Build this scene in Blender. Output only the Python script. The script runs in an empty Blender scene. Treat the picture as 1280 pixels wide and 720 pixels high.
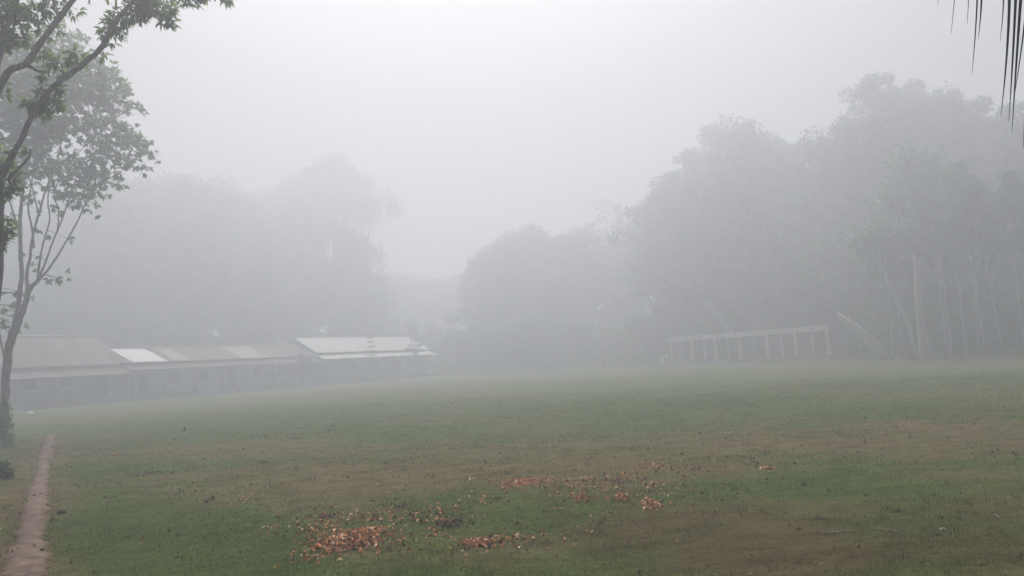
import bpy, math, random
import numpy as np
from mathutils import Vector, Matrix

R = math.radians
scn = bpy.context.scene
col = scn.collection

# ---------------------------------------------------------------- camera
CAM_H = 1.75
FPX = 960.0                      # focal length in pixels of the 1280 wide photograph
PITCH = math.atan(88 / FPX)
ROLL = -math.atan(0.06)
cam_d = bpy.data.cameras.new('camera')
cam = bpy.data.objects.new('camera', cam_d)
col.objects.link(cam)
cam_d.sensor_width = 36
cam_d.lens = FPX / 1280 * 36
cam_d.clip_end = 3000
cam_d.clip_start = 0.05
CAM_R = (Matrix.Rotation(math.pi / 2 + PITCH, 3, 'X') @ Matrix.Rotation(ROLL, 3, 'Z'))
cam.matrix_world = Matrix.Translation((0, 0, CAM_H)) @ CAM_R.to_4x4()
scn.camera = cam

# ---------------------------------------------------------------- sky, sun, exposure
SUN_EL, SUN_AZ = 63.0, -3.0      # elevation, and degrees to the right of straight ahead
world = bpy.data.worlds.new('World')
scn.world = world
world.use_nodes = True
wn, wl = world.node_tree.nodes, world.node_tree.links
bg = wn['Background']
sky = wn.new('ShaderNodeTexSky')
sky.sky_type = 'NISHITA'
sky.sun_disc = False
sky.sun_elevation = R(SUN_EL)
sky.sun_rotation = R(SUN_AZ)
sky.dust_density = 10.0
sky.air_density = 1.0
hs = wn.new('ShaderNodeHueSaturation')
hs.inputs['Saturation'].default_value = 1.0
hs.inputs['Value'].default_value = 0.85     # the overcast dims the clear sky
wl.new(sky.outputs['Color'], hs.inputs['Color'])
wl.new(hs.outputs['Color'], bg.inputs['Color'])
bg.inputs['Strength'].default_value = 0.05

sun_d = bpy.data.lights.new('sun', 'SUN')
sun_d.energy = 3.0
sun_d.angle = R(50)
sun_d.color = (1.0, 0.93, 0.815)
sun = bpy.data.objects.new('sun', sun_d)
col.objects.link(sun)
to_sun = Vector((math.sin(R(SUN_AZ)) * math.cos(R(SUN_EL)), math.cos(R(SUN_AZ)) * math.cos(R(SUN_EL)), math.sin(R(SUN_EL))))
sun.rotation_euler = to_sun.to_track_quat('Z', 'Y').to_euler()

vs = scn.view_settings
vs.view_transform = 'Standard'
vs.look = 'None'
vs.gamma = 1.0
vs.exposure = 0.82
vs.use_curve_mapping = False
cy = scn.cycles
cy.max_bounces = 8
cy.volume_bounces = 6
cy.diffuse_bounces = 3
cy.transmission_bounces = 4
cy.transparent_max_bounces = 8
cy.use_denoising = True

HAZE_DENSITY = 0.0138
HAZE_G = 0.58

# ---------------------------------------------------------------- photograph directions -> places
def ray(px, py):
    d = CAM_R @ Vector(((px - 640) / FPX, -(py - 360) / FPX, -1))
    return d

def ground_at(px, py):
    d = ray(px, py)
    t = -CAM_H / d.z
    return Vector((d.x * t, d.y * t, 0))

def at(px, py, Y):
    d = ray(px, py)
    t = Y / d.y
    return Vector((d.x * t, Y, CAM_H + d.z * t))

def horizon_y(px):
    return 448 - 0.06 * (px - 640)

def project(P):
    """world points (n,3) -> pixels of the 1280x720 photograph"""
    M = np.array(CAM_R)
    q = (P - np.array([0, 0, CAM_H])) @ M
    z = np.minimum(q[:, 2], -0.01)
    return 640 + FPX * q[:, 0] / -z, 360 - FPX * q[:, 1] / -z

_rs = np.random.RandomState(5)
_waves = []
for wlen, amp in ((23, .05), (11, .035), (6, .025), (3.1, .016), (1.7, .014), (.95, .010), (.5, .006)):
    for k in range(3):
        a = _rs.uniform(0, 2 * math.pi)
        _waves.append((2 * math.pi / wlen * math.cos(a), 2 * math.pi / wlen * math.sin(a), _rs.uniform(0, 6.28), amp / 1.7))
def H(x, y):
    x = np.asarray(x, float); y = np.asarray(y, float)
    h = np.zeros_like(x)
    for kx, ky, ph, am in _waves:
        h = h + am * np.sin(kx * x + ky * y + ph)
    d = np.sqrt(x * x + y * y)
    return h * np.clip(1.25 - d / 130, .25, 1)

_lat = np.random.RandomState(11).rand(64, 64)
def vnoise(x, y, s):
    u = np.asarray(x) / s; v = np.asarray(y) / s
    i = np.floor(u).astype(int); j = np.floor(v).astype(int)
    fu = u - i; fv = v - j
    fu = fu * fu * (3 - 2 * fu); fv = fv * fv * (3 - 2 * fv)
    g = lambda a, b: _lat[a % 64, b % 64]
    return (g(i, j) * (1 - fu) + g(i + 1, j) * fu) * (1 - fv) + (g(i, j + 1) * (1 - fu) + g(i + 1, j + 1) * fu) * fv

# ---------------------------------------------------------------- object helpers
def tag(o, label=None, cat=None, group=None, kind=None):
    if label: o['label'] = label
    if cat: o['category'] = cat
    if group: o['group'] = group
    if kind: o['kind'] = kind
    return o

def thing(name, label, cat, loc=(0, 0, 0), rz=0.0, group=None):
    o = bpy.data.objects.new(name, None)
    col.objects.link(o)
    o.location = loc
    o.rotation_euler = (0, 0, rz)
    o.empty_display_size = 0.2
    return tag(o, label, cat, group)

def fast_mesh(name, V, F, smooth=False):
    V = np.asarray(V, np.float32); F = np.asarray(F, np.int32)
    m = bpy.data.meshes.new(name)
    k = F.shape[1]
    m.vertices.add(len(V)); m.vertices.foreach_set('co', V.ravel())
    m.loops.add(F.size); m.loops.foreach_set('vertex_index', F.ravel())
    m.polygons.add(len(F))
    m.polygons.foreach_set('loop_start', np.arange(0, F.size, k, dtype=np.int32))
    m.update(calc_edges=True)
    if smooth:
        m.polygons.foreach_set('use_smooth', np.ones(len(F), bool))
    m.validate()
    return m

def link(name, mesh, mat=None, parent=None):
    o = bpy.data.objects.new(name, mesh)
    col.objects.link(o)
    if mat is not None and len(mesh.materials) == 0:
        mesh.materials.append(mat)
    if parent is not None:
        o.parent = parent
    return o

def copy_tree(o, parent=None):
    c = o.copy()
    col.objects.link(c)
    c.parent = parent
    for ch in o.children:
        copy_tree(ch, c)
    return c

class MB:
    """collects shapes into one mesh"""
    def __init__(self):
        self.v, self.f, self.n = [], [], 0
    def add(self, V, F):
        self.v.extend([tuple(p) for p in V])
        self.f.extend([tuple(i + self.n for i in q) for q in F])
        self.n = len(self.v)
        return self
    def box(self, x0, x1, y0, y1, z0, z1):
        V = [(x, y, z) for z in (z0, z1) for y in (y0, y1) for x in (x0, x1)]
        return self.add(V, [(0, 2, 3, 1), (4, 5, 7, 6), (0, 1, 5, 4), (2, 6, 7, 3), (0, 4, 6, 2), (1, 3, 7, 5)])
    def prism(self, poly, y0, y1):
        """poly in x,z swept along y"""
        n = len(poly)
        V = [(x, y0, z) for x, z in poly] + [(x, y1, z) for x, z in poly]
        F = [tuple(range(n)), tuple(range(2 * n - 1, n - 1, -1))]
        F += [(i, i + n, (i + 1) % n + n, (i + 1) % n) for i in range(n)]
        return self.add(V, F)
    def tube(self, pts, radii, sides=7, wob=0.0, rng=None, cap=True):
        pts = [Vector(p) for p in pts]
        n = len(pts)
        V, F = [], []
        ref = Vector((0.31, 0.95, 0.05))
        for i, p in enumerate(pts):
            t = (pts[min(i + 1, n - 1)] - pts[max(i - 1, 0)])
            if t.length < 1e-6: t = Vector((0, 0, 1))
            t.normalize()
            a = t.cross(ref)
            if a.length < .15: a = t.cross(Vector((1, 0, 0)))
            a.normalize(); b = t.cross(a)
            for k in range(sides):
                an = 2 * math.pi * k / sides
                r = radii[i] * (1 + (rng.uniform(-wob, wob) if rng else 0))
                V.append(p + (a * math.cos(an) + b * math.sin(an)) * r)
        for i in range(n - 1):
            for k in range(sides):
                k2 = (k + 1) % sides
                F.append((i * sides + k, i * sides + k2, (i + 1) * sides + k2, (i + 1) * sides + k))
        if cap:
            F.append(tuple(range(sides - 1, -1, -1)))
            F.append(tuple((n - 1) * sides + k for k in range(sides)))
        return self.add(V, F)
    def mesh(self, name, smooth=False):
        m = bpy.data.meshes.new(name)
        m.from_pydata(self.v, [], self.f)
        m.update()
        if smooth:
            m.polygons.foreach_set('use_smooth', np.ones(len(m.polygons), bool))
        return m
    def build(self, name, mat, parent=None, smooth=False):
        return link(name, self.mesh(name, smooth), mat, parent)

# ---------------------------------------------------------------- materials
def new_mat(name):
    m = bpy.data.materials.new(name)
    m.use_nodes = True
    nt = m.node_tree
    for n in list(nt.nodes): nt.nodes.remove(n)
    out = nt.nodes.new('ShaderNodeOutputMaterial')
    return m, nt, out

def surf_mat(name, c1, c2, scale=3.0, rough=.9, bump=.3, detail=5, stretch=(1, 1, 1), c3=None, spec=.25):
    m, nt, out = new_mat(name)
    N, L = nt.nodes, nt.links
    tc = N.new('ShaderNodeTexCoord'); mp = N.new('ShaderNodeMapping')
    mp.inputs['Scale'].default_value = stretch
    oi = N.new('ShaderNodeObjectInfo')
    ad = N.new('ShaderNodeVectorMath'); ad.operation = 'ADD'
    sc = N.new('ShaderNodeVectorMath'); sc.operation = 'SCALE'; sc.inputs['Scale'].default_value = 1.0
    L.new(oi.outputs['Random'], sc.inputs[0])
    sc.inputs['Scale'].default_value = 37.0
    L.new(tc.outputs['Object'], ad.inputs[0]); L.new(sc.outputs[0], ad.inputs[1])
    L.new(ad.outputs[0], mp.inputs['Vector'])
    nz = N.new('ShaderNodeTexNoise'); nz.inputs['Scale'].default_value = scale; nz.inputs['Detail'].default_value = detail
    nz.inputs['Roughness'].default_value = .65
    L.new(mp.outputs[0], nz.inputs['Vector'])
    cr = N.new('ShaderNodeValToRGB')
    cr.color_ramp.elements[0].position = .32; cr.color_ramp.elements[1].position = .68
    cr.color_ramp.elements[0].color = (*c1, 1); cr.color_ramp.elements[1].color = (*c2, 1)
    if c3:
        e = cr.color_ramp.elements.new(.5); e.color = (*c3, 1)
    L.new(nz.outputs['Fac'], cr.inputs['Fac'])
    b = N.new('ShaderNodeBsdfPrincipled')
    b.inputs['Roughness'].default_value = rough
    b.inputs['Specular IOR Level'].default_value = spec
    L.new(cr.outputs['Color'], b.inputs['Base Color'])
    if bump:
        bp = N.new('ShaderNodeBump'); bp.inputs['Strength'].default_value = bump; bp.inputs['Distance'].default_value = .03
        L.new(nz.outputs['Fac'], bp.inputs['Height']); L.new(bp.outputs['Normal'], b.inputs['Normal'])
    L.new(b.outputs[0], out.inputs['Surface'])
    return m

def leaf_mat(name, c1, c2, scale=.6, trans=.45, tint=(1.5, 1.7, .8)):
    m, nt, out = new_mat(name)
    N, L = nt.nodes, nt.links
    geo = N.new('ShaderNodeNewGeometry')
    tc = N.new('ShaderNodeTexCoord')
    nz = N.new('ShaderNodeTexNoise'); nz.inputs['Scale'].default_value = scale; nz.inputs['Detail'].default_value = 3
    L.new(tc.outputs['Object'], nz.inputs['Vector'])
    mx = N.new('ShaderNodeMath'); mx.operation = 'MULTIPLY_ADD'
    mx.inputs[1].default_value = .55
    L.new(geo.outputs['Random Per Island'], mx.inputs[0])
    m2 = N.new('ShaderNodeMath'); m2.operation = 'MULTIPLY'; m2.inputs[1].default_value = .6
    L.new(nz.outputs['Fac'], m2.inputs[0]); L.new(m2.outputs[0], mx.inputs[2])
    cr = N.new('ShaderNodeValToRGB')
    cr.color_ramp.elements[0].position = .25; cr.color_ramp.elements[1].position = .85
    cr.color_ramp.elements[0].color = (*c1, 1); cr.color_ramp.elements[1].color = (*c2, 1)
    L.new(mx.outputs[0], cr.inputs['Fac'])
    b = N.new('ShaderNodeBsdfPrincipled'); b.inputs['Roughness'].default_value = .55
    b.inputs['Specular IOR Level'].default_value = .3
    L.new(cr.outputs['Color'], b.inputs['Base Color'])
    t = N.new('ShaderNodeBsdfTranslucent')
    mu = N.new('ShaderNodeVectorMath'); mu.operation = 'MULTIPLY'; mu.inputs[1].default_value = tint
    L.new(cr.outputs['Color'], mu.inputs[0]); L.new(mu.outputs[0], t.inputs['Color'])
    ms = N.new('ShaderNodeMixShader'); ms.inputs['Fac'].default_value = trans
    L.new(b.outputs[0], ms.inputs[1]); L.new(t.outputs[0], ms.inputs[2])
    L.new(ms.outputs[0], out.inputs['Surface'])
    return m

def attr_leaf_mat(name, attr, trans=.25, rough=.8):
    m, nt, out = new_mat(name)
    N, L = nt.nodes, nt.links
    a = N.new('ShaderNodeAttribute'); a.attribute_name = attr
    b = N.new('ShaderNodeBsdfPrincipled'); b.inputs['Roughness'].default_value = rough
    b.inputs['Specular IOR Level'].default_value = .2
    t = N.new('ShaderNodeBsdfTranslucent')
    ms = N.new('ShaderNodeMixShader'); ms.inputs['Fac'].default_value = trans
    L.new(a.outputs['Color'], b.inputs['Base Color']); L.new(a.outputs['Color'], t.inputs['Color'])
    L.new(b.outputs[0], ms.inputs[1]); L.new(t.outputs[0], ms.inputs[2])
    L.new(ms.outputs[0], out.inputs['Surface'])
    return m

M = {}
M['bark_far'] = surf_mat('bark_grey', (.09, .08, .07), (.2, .18, .16), 4, .95, .5, stretch=(1, 1, .3))
M['bark_slender'] = surf_mat('bark_slender', (.20, .19, .18), (.36, .345, .335), 3, .9, .4, stretch=(1, 1, .3))
M['bark_pale'] = surf_mat('bark_pale', (.26, .25, .24), (.46, .45, .43), 3, .9, .4, stretch=(1, 1, .3))
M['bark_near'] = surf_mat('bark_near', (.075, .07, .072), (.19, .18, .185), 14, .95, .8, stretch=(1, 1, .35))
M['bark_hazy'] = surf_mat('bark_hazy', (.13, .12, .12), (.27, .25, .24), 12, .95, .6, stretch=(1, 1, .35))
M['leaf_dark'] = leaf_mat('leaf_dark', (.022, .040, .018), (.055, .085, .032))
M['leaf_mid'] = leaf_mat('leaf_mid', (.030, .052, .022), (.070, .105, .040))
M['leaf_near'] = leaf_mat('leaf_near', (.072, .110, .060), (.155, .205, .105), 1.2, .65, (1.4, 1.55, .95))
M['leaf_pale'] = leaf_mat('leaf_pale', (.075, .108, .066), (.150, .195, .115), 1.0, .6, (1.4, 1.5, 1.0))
M['leaf_palm'] = leaf_mat('leaf_palm', (.018, .024, .020), (.035, .045, .030), 2.0, .12, (1.1, 1.2, .8))
M['leaf_shrub'] = leaf_mat('leaf_shrub', (.015, .034, .014), (.040, .070, .025), 2.0, .3)
M['concrete'] = surf_mat('concrete', (.50, .48, .45), (.68, .66, .62), 1.6, .9, .2)
M['concrete_dark'] = surf_mat('concrete_stained', (.17, .16, .16), (.28, .27, .26), 1.2, .95, .2)
M['brick'] = surf_mat('brick_wall', (.10, .062, .05), (.18, .115, .09), 2.2, .95, .3)
M['limewash'] = surf_mat('limewash', (.36, .36, .38), (.50, .50, .52), .9, .9, .15)
M['limewash_dull'] = surf_mat('limewash_dull', (.22, .22, .25), (.33, .33, .36), .9, .9, .15)
M['green_wall'] = surf_mat('green_distemper', (.20, .30, .25), (.29, .40, .34), .8, .9, .15)
M['shutter'] = surf_mat('window_shutter', (.08, .08, .09), (.15, .15, .16), 3, .7, .1)
M['glass_dark'] = surf_mat('window_pane', (.02, .022, .026), (.04, .042, .05), 1, .15, 0, spec=.5)
M['tin_new'] = surf_mat('tin_bright', (.52, .55, .58), (.64, .67, .69), 1.0, .45, .05, spec=.5)
M['tin_grey'] = surf_mat('tin_grey', (.40, .42, .43), (.53, .55, .55), .8, .55, .05, spec=.4)
M['tin_dull'] = surf_mat('tin_weathered', (.28, .26, .25), (.42, .40, .38), .7, .7, .05)
M['tin_rust'] = surf_mat('tin_rusted', (.12, .10, .095), (.21, .185, .175), .9, .85, .05)
M['tin_rust_pale'] = surf_mat('tin_rust_pale', (.15, .13, .125), (.25, .225, .215), .9, .85, .05)
M['thatch'] = surf_mat('thatch', (.10, .075, .06), (.20, .16, .12), 6, .95, .5, stretch=(1, .25, 1))
M['timber'] = surf_mat('timber', (.12, .10, .085), (.22, .19, .16), 6, .9, .2)
M['cloth'] = surf_mat('white_cotton', (.70, .70, .70), (.82, .82, .81), 6, .9, .2)
M['skin'] = surf_mat('skin', (.16, .09, .06), (.22, .125, .085), 8, .6, 0)
M['hair'] = surf_mat('hair', (.012, .010, .010), (.03, .025, .022), 30, .6, .2)
M['stick'] = surf_mat('dry_stick', (.13, .10, .075), (.27, .22, .17), 9, .9, .4)
M['clod'] = surf_mat('dark_clod', (.022, .018, .015), (.06, .05, .04), 14, .95, .6)
M['mulch'] = surf_mat('leaf_mulch', (.10, .05, .03), (.22, .12, .07), 30, .95, .6)
M['litter'] = attr_leaf_mat('fallen_leaf', 'tone', .2)
M['grass'] = attr_leaf_mat('grass_blade', 'tone', .3)

# ================================================================ SETTING
# patches of the field seen in the photograph: (px, py, half width, half height, weight)
BROWN = [(430, 604, 190, 20, .9), (250, 612, 130, 22, .9), (330, 560, 160, 12, .5), (640, 560, 240, 12, .5), (720, 606, 150, 26, .9),
         (990, 552, 300, 16, .85), (1190, 552, 180, 20, .8), (880, 664, 150, 20, 1), (960, 700, 150, 28, 1), (660, 694, 170, 22, .8),
         (1180, 690, 120, 18, .6), (1240, 640, 90, 16, .5), (930, 590, 90, 12, .7), (400, 640, 90, 14, .6), (1120, 490, 240, 6, .4),
         (60, 560, 60, 8, .4), (30, 640, 60, 80, .35), (820, 640, 80, 12, .5), (1270, 700, 40, 20, .6), (480, 700, 60, 18, .4)]
GREEN = [(190, 665, 150, 55, .9), (1070, 606, 120, 26, .9), (620, 640, 130, 24, .55), (560, 512, 260, 12, .5), (980, 508, 330, 12, .6),
         (860, 620, 50, 14, .6), (720, 705, 70, 18, .6), (330, 705, 110, 20, .8), (480, 530, 160, 12, .5), (120, 600, 60, 30, .7), (1250, 580, 70, 18, .5)]
PAINTED_SHADE = [(900, 674, 190, 32, .9), (1010, 706, 220, 30, 1), (1210, 692, 150, 36, .9), (1230, 640, 130, 18, .6), (1120, 655, 160, 22, .5), (640, 716, 200, 14, .4)]  # shade of the palm and trees, painted into ground and grass colour
def patch(px, py, lst, wob):
    m = np.zeros_like(px)
    for x, y, a, b, w in lst:
        d = ((px - x) / a) ** 2 + ((py - y) / b) ** 2
        m = np.maximum(m, w * np.clip(1.55 - d - wob, 0, 1))
    return m

def field_tone(x, y):
    """0 lush green .. 1 bare brown"""
    P = np.stack([x, y, np.zeros_like(x)], 1)
    px, py = project(P)
    px = np.where(y < 1, 1e6, px)
    w = (vnoise(x + 9, y, .9) - .5) * 1.1 + (vnoise(x, y + 31, .33) - .5) * .7 + (vnoise(x, y, 3.1) - .5) * .8
    b = patch(px, py, BROWN, w)
    g = patch(px, py, GREEN, -w)
    base = .42 + (vnoise(x * .7 + 50, y + 20, 5.5) - .5) * .45 + (vnoise(x * .6, y, 1.6) - .5) * .45 + (vnoise(x * .6, y + 7, .5) - .5) * .40
    q = (np.abs(x) < 40) & (y > 0) & (y < 60)
    e = np.full(x.shape, 99.0)
    if q.any(): e[q] = path_dist(x[q], y[q])
    verge = np.clip(1 - e / .6, 0, 1) * (.5 + .9 * vnoise(x, y + 3, .3))
    return np.clip(base + .40 * b - .26 * g + .5 * verge, 0, 1)

def field_shade(x, y):
    """1 where shade is painted as a darker turf and blade colour"""
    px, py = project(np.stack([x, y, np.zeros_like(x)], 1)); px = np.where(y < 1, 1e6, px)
    return patch(px, py, PAINTED_SHADE, (vnoise(x + 4, y + 60, .8) - .5) * .9 + (vnoise(x, y + 90, .25) - .5) * .7)

# path centre line (px, py, half width px)
PATH_PX = [(14, 790, 40), (22, 740, 30), (29, 712, 24), (34, 690, 20), (38, 668, 15.5), (42, 650, 13), (46, 630, 10), (48, 612, 8), (51, 598, 6.5), (54, 582, 5), (55, 572, 4.6), (59, 560, 4.4), (62, 550, 4), (64, 543, 2)]
_pp = []
for px, py, hw in PATH_PX:
    c = ground_at(px, py); e = ground_at(px + hw, py)
    _pp.append((c.x, c.y, (e - c).length))
_pp = np.array(_pp)
_s = np.linspace(0, len(_pp) - 1, 420)
PATH = np.stack([np.interp(_s, np.arange(len(_pp)), _pp[:, k]) for k in range(3)], 1)
def path_dist(x, y):
    """signed distance beyond the path edge"""
    best = np.full(x.shape, 99.0)
    for cx, cy_, hw in PATH[::6]:
        best = np.minimum(best, np.hypot(x - cx, y - cy_) - hw)
    return best

def spaced(a, b, step, far, ratio=1.07):
    mid = np.arange(a, b + step / 2, step)
    out = []; d = step; p = mid[-1]
    while p < far:
        d *= ratio; p += d; out.append(p)
    lo = []; d = step; p = mid[0]
    while p > -far:
        d *= ratio; p -= d; lo.append(p)
    return np.array(lo[::-1] + list(mid) + out)
gx = spaced(-13, 13, .16, 400); gy = spaced(4, 25, .16, 400)
GX, GY = np.meshgrid(gx, gy)
gxf, gyf = GX.ravel(), GY.ravel()
gz = H(gxf, gyf)
near = (np.abs(gxf) < 40) & (gyf > 0) & (gyf < 60)
pd = np.full(gxf.shape, 99.0); pd[near] = path_dist(gxf[near], gyf[near])
gz = gz - .03 * np.clip(1 - pd / .12, 0, 1)
nx, ny = len(gx), len(gy)
ii = np.arange(nx * ny).reshape(ny, nx)
GF = np.stack([ii[:-1, :-1].ravel(), ii[:-1, 1:].ravel(), ii[1:, 1:].ravel(), ii[1:, :-1].ravel()], 1)
gm = fast_mesh('ground', np.stack([gxf, gyf, gz], 1), GF, True)
tone = field_tone(gxf, gyf)
at_ = gm.color_attributes.new('tone', 'FLOAT_COLOR', 'POINT')
at_.data.foreach_set('color', np.repeat(tone, 4).astype(np.float32))

ad_ = gm.attributes.new('painted_shade', 'FLOAT', 'POINT')
ad_.data.foreach_set('value', field_shade(gxf, gyf).astype(np.float32))

def ground_mat():
    m, nt, out = new_mat('turf')
    N, L = nt.nodes, nt.links
    a = N.new('ShaderNodeAttribute'); a.attribute_name = 'tone'
    tc = N.new('ShaderNodeTexCoord')
    mp = N.new('ShaderNodeMapping'); mp.inputs['Scale'].default_value = (.6, 1.0, 1.0)
    L.new(tc.outputs['Object'], mp.inputs['Vector']); vec = mp.outputs[0]
    def noise(s, d=6, r=.6):
        n = N.new('ShaderNodeTexNoise'); n.inputs['Scale'].default_value = s; n.inputs['Detail'].default_value = d
        n.inputs['Roughness'].default_value = r
        L.new(vec, n.inputs['Vector']); return n
    n1, n2, n3 = noise(1.3), noise(9, 6, .7), noise(45, 4, .7)
    s = N.new('ShaderNodeMath'); s.operation = 'MULTIPLY_ADD'; s.inputs[1].default_value = .55
    L.new(n1.outputs['Fac'], s.inputs[0]); L.new(a.outputs['Fac'], s.inputs[2])
    s2 = N.new('ShaderNodeMath'); s2.operation = 'MULTIPLY_ADD'; s2.inputs[1].default_value = .75
    L.new(n2.outputs['Fac'], s2.inputs[0]); L.new(s.outputs[0], s2.inputs[2])
    s3 = N.new('ShaderNodeMath'); s3.operation = 'SUBTRACT'; s3.inputs[1].default_value = .65
    L.new(s2.outputs[0], s3.inputs[0])
    cr = N.new('ShaderNodeValToRGB'); e = cr.color_ramp.elements
    e[0].position = .05; e[0].color = (.058, .096, .025, 1)
    e[1].position = .95; e[1].color = (.126, .106, .052, 1)
    x = e.new(.38); x.color = (.075, .107, .028, 1)
    x = e.new(.60); x.color = (.097, .102, .041, 1)
    L.new(s3.outputs[0], cr.inputs['Fac'])
    mul = N.new('ShaderNodeMix'); mul.data_type = 'RGBA'; mul.blend_type = 'MULTIPLY'; mul.inputs['Factor'].default_value = .8
    c3 = N.new('ShaderNodeValToRGB'); c3.color_ramp.elements[0].position = .3; c3.color_ramp.elements[1].position = .7
    c3.color_ramp.elements[0].color = (.42, .42, .40, 1); c3.color_ramp.elements[1].color = (1.4, 1.4, 1.35, 1)
    L.new(n3.outputs['Fac'], c3.inputs['Fac'])
    L.new(cr.outputs['Color'], mul.inputs['A']); L.new(c3.outputs['Color'], mul.inputs['B'])
    mp2 = N.new('ShaderNodeMapping'); mp2.inputs['Scale'].default_value = (.45, 1.0, 1.0)
    L.new(tc.outputs['Object'], mp2.inputs['Vector'])
    n4 = N.new('ShaderNodeTexNoise'); n4.inputs['Scale'].default_value = 3.4; n4.inputs['Detail'].default_value = 8; n4.inputs['Roughness'].default_value = .72
    L.new(mp2.outputs[0], n4.inputs['Vector'])
    c4 = N.new('ShaderNodeValToRGB'); c4.color_ramp.elements[0].position = .34; c4.color_ramp.elements[1].position = .66
    c4.color_ramp.elements[0].color = (.62, .60, .58, 1); c4.color_ramp.elements[1].color = (1.32, 1.32, 1.3, 1)
    L.new(n4.outputs['Fac'], c4.inputs['Fac'])
    mul2 = N.new('ShaderNodeMix'); mul2.data_type = 'RGBA'; mul2.blend_type = 'MULTIPLY'; mul2.inputs['Factor'].default_value = 1.0
    L.new(mul.outputs['Result'], mul2.inputs['A']); L.new(c4.outputs['Color'], mul2.inputs['B'])
    b = N.new('ShaderNodeBsdfPrincipled'); b.inputs['Roughness'].default_value = .95; b.inputs['Specular IOR Level'].default_value = .1
    dm = N.new('ShaderNodeAttribute'); dm.attribute_name = 'painted_shade'
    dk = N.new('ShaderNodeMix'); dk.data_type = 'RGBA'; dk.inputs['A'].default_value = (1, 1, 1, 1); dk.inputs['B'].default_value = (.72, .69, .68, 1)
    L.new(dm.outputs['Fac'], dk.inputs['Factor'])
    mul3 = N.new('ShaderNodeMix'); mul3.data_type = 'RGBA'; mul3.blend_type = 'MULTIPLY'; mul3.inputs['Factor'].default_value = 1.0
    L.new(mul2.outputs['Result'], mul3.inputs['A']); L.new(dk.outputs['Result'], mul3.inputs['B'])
    L.new(mul3.outputs['Result'], b.inputs['Base Color'])
    ad = N.new('ShaderNodeMath'); ad.operation = 'MULTIPLY_ADD'; ad.inputs[1].default_value = .5
    L.new(n3.outputs['Fac'], ad.inputs[0]); L.new(n2.outputs['Fac'], ad.inputs[2])
    bp = N.new('ShaderNodeBump'); bp.inputs['Strength'].default_value = 1.0; bp.inputs['Distance'].default_value = .09
    L.new(ad.outputs[0], bp.inputs['Height']); L.new(bp.outputs['Normal'], b.inputs['Normal'])
    L.new(b.outputs[0], out.inputs['Surface'])
    return m
ground = tag(link('ground', gm, ground_mat()), 'open field of short patchy turf, green and brown', None, None, 'structure')

# the trodden path
rng = random.Random(3)
V, F = [], []
_s = None
NC = 9
for i, (cx, cy_, hw) in enumerate(PATH):
    a = PATH[max(i - 1, 0)]; b = PATH[min(i + 1, len(PATH) - 1)]
    t = Vector((b[0] - a[0], b[1] - a[1], 0)).normalized(); n = Vector((t.y, -t.x, 0))
    wl_ = hw * .92 * (1 + .5 * (vnoise(np.array(cy_), np.array(3.), .35) - .5) + .5 * (vnoise(np.array(cy_), np.array(9.), .07) - .5) + rng.uniform(-.24, .2)); wr_ = hw * .92 * (1 + .5 * (vnoise(np.array(cy_), np.array(40.), .35) - .5) + .5 * (vnoise(np.array(cy_), np.array(19.), .07) - .5) + rng.uniform(-.24, .2))
    for k in range(NC):
        u = -1 + 2 * k / (NC - 1)
        off = u * (wl_ if u < 0 else wr_)
        x, y = cx + n.x * off, cy_ + n.y * off
        z = float(H(x, y)) + .018 - .035 * abs(u) ** 4 + rng.uniform(-.004, .004)
        V.append((x, y, z))
for i in range(len(PATH) - 1):
    for k in range(NC - 1):
        F.append((i * NC + k, i * NC + k + 1, (i + 1) * NC + k + 1, (i + 1) * NC + k))
M['path'] = surf_mat('trodden_earth', (.052, .036, .028), (.172, .124, .100), 5, .95, 1.0, 10, c3=(.112, .078, .063))
tag(link('dirt_path', fast_mesh('dirt_path', V, F, True), M['path']), 'narrow trodden reddish earth path through the turf', None, None, 'structure')

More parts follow.
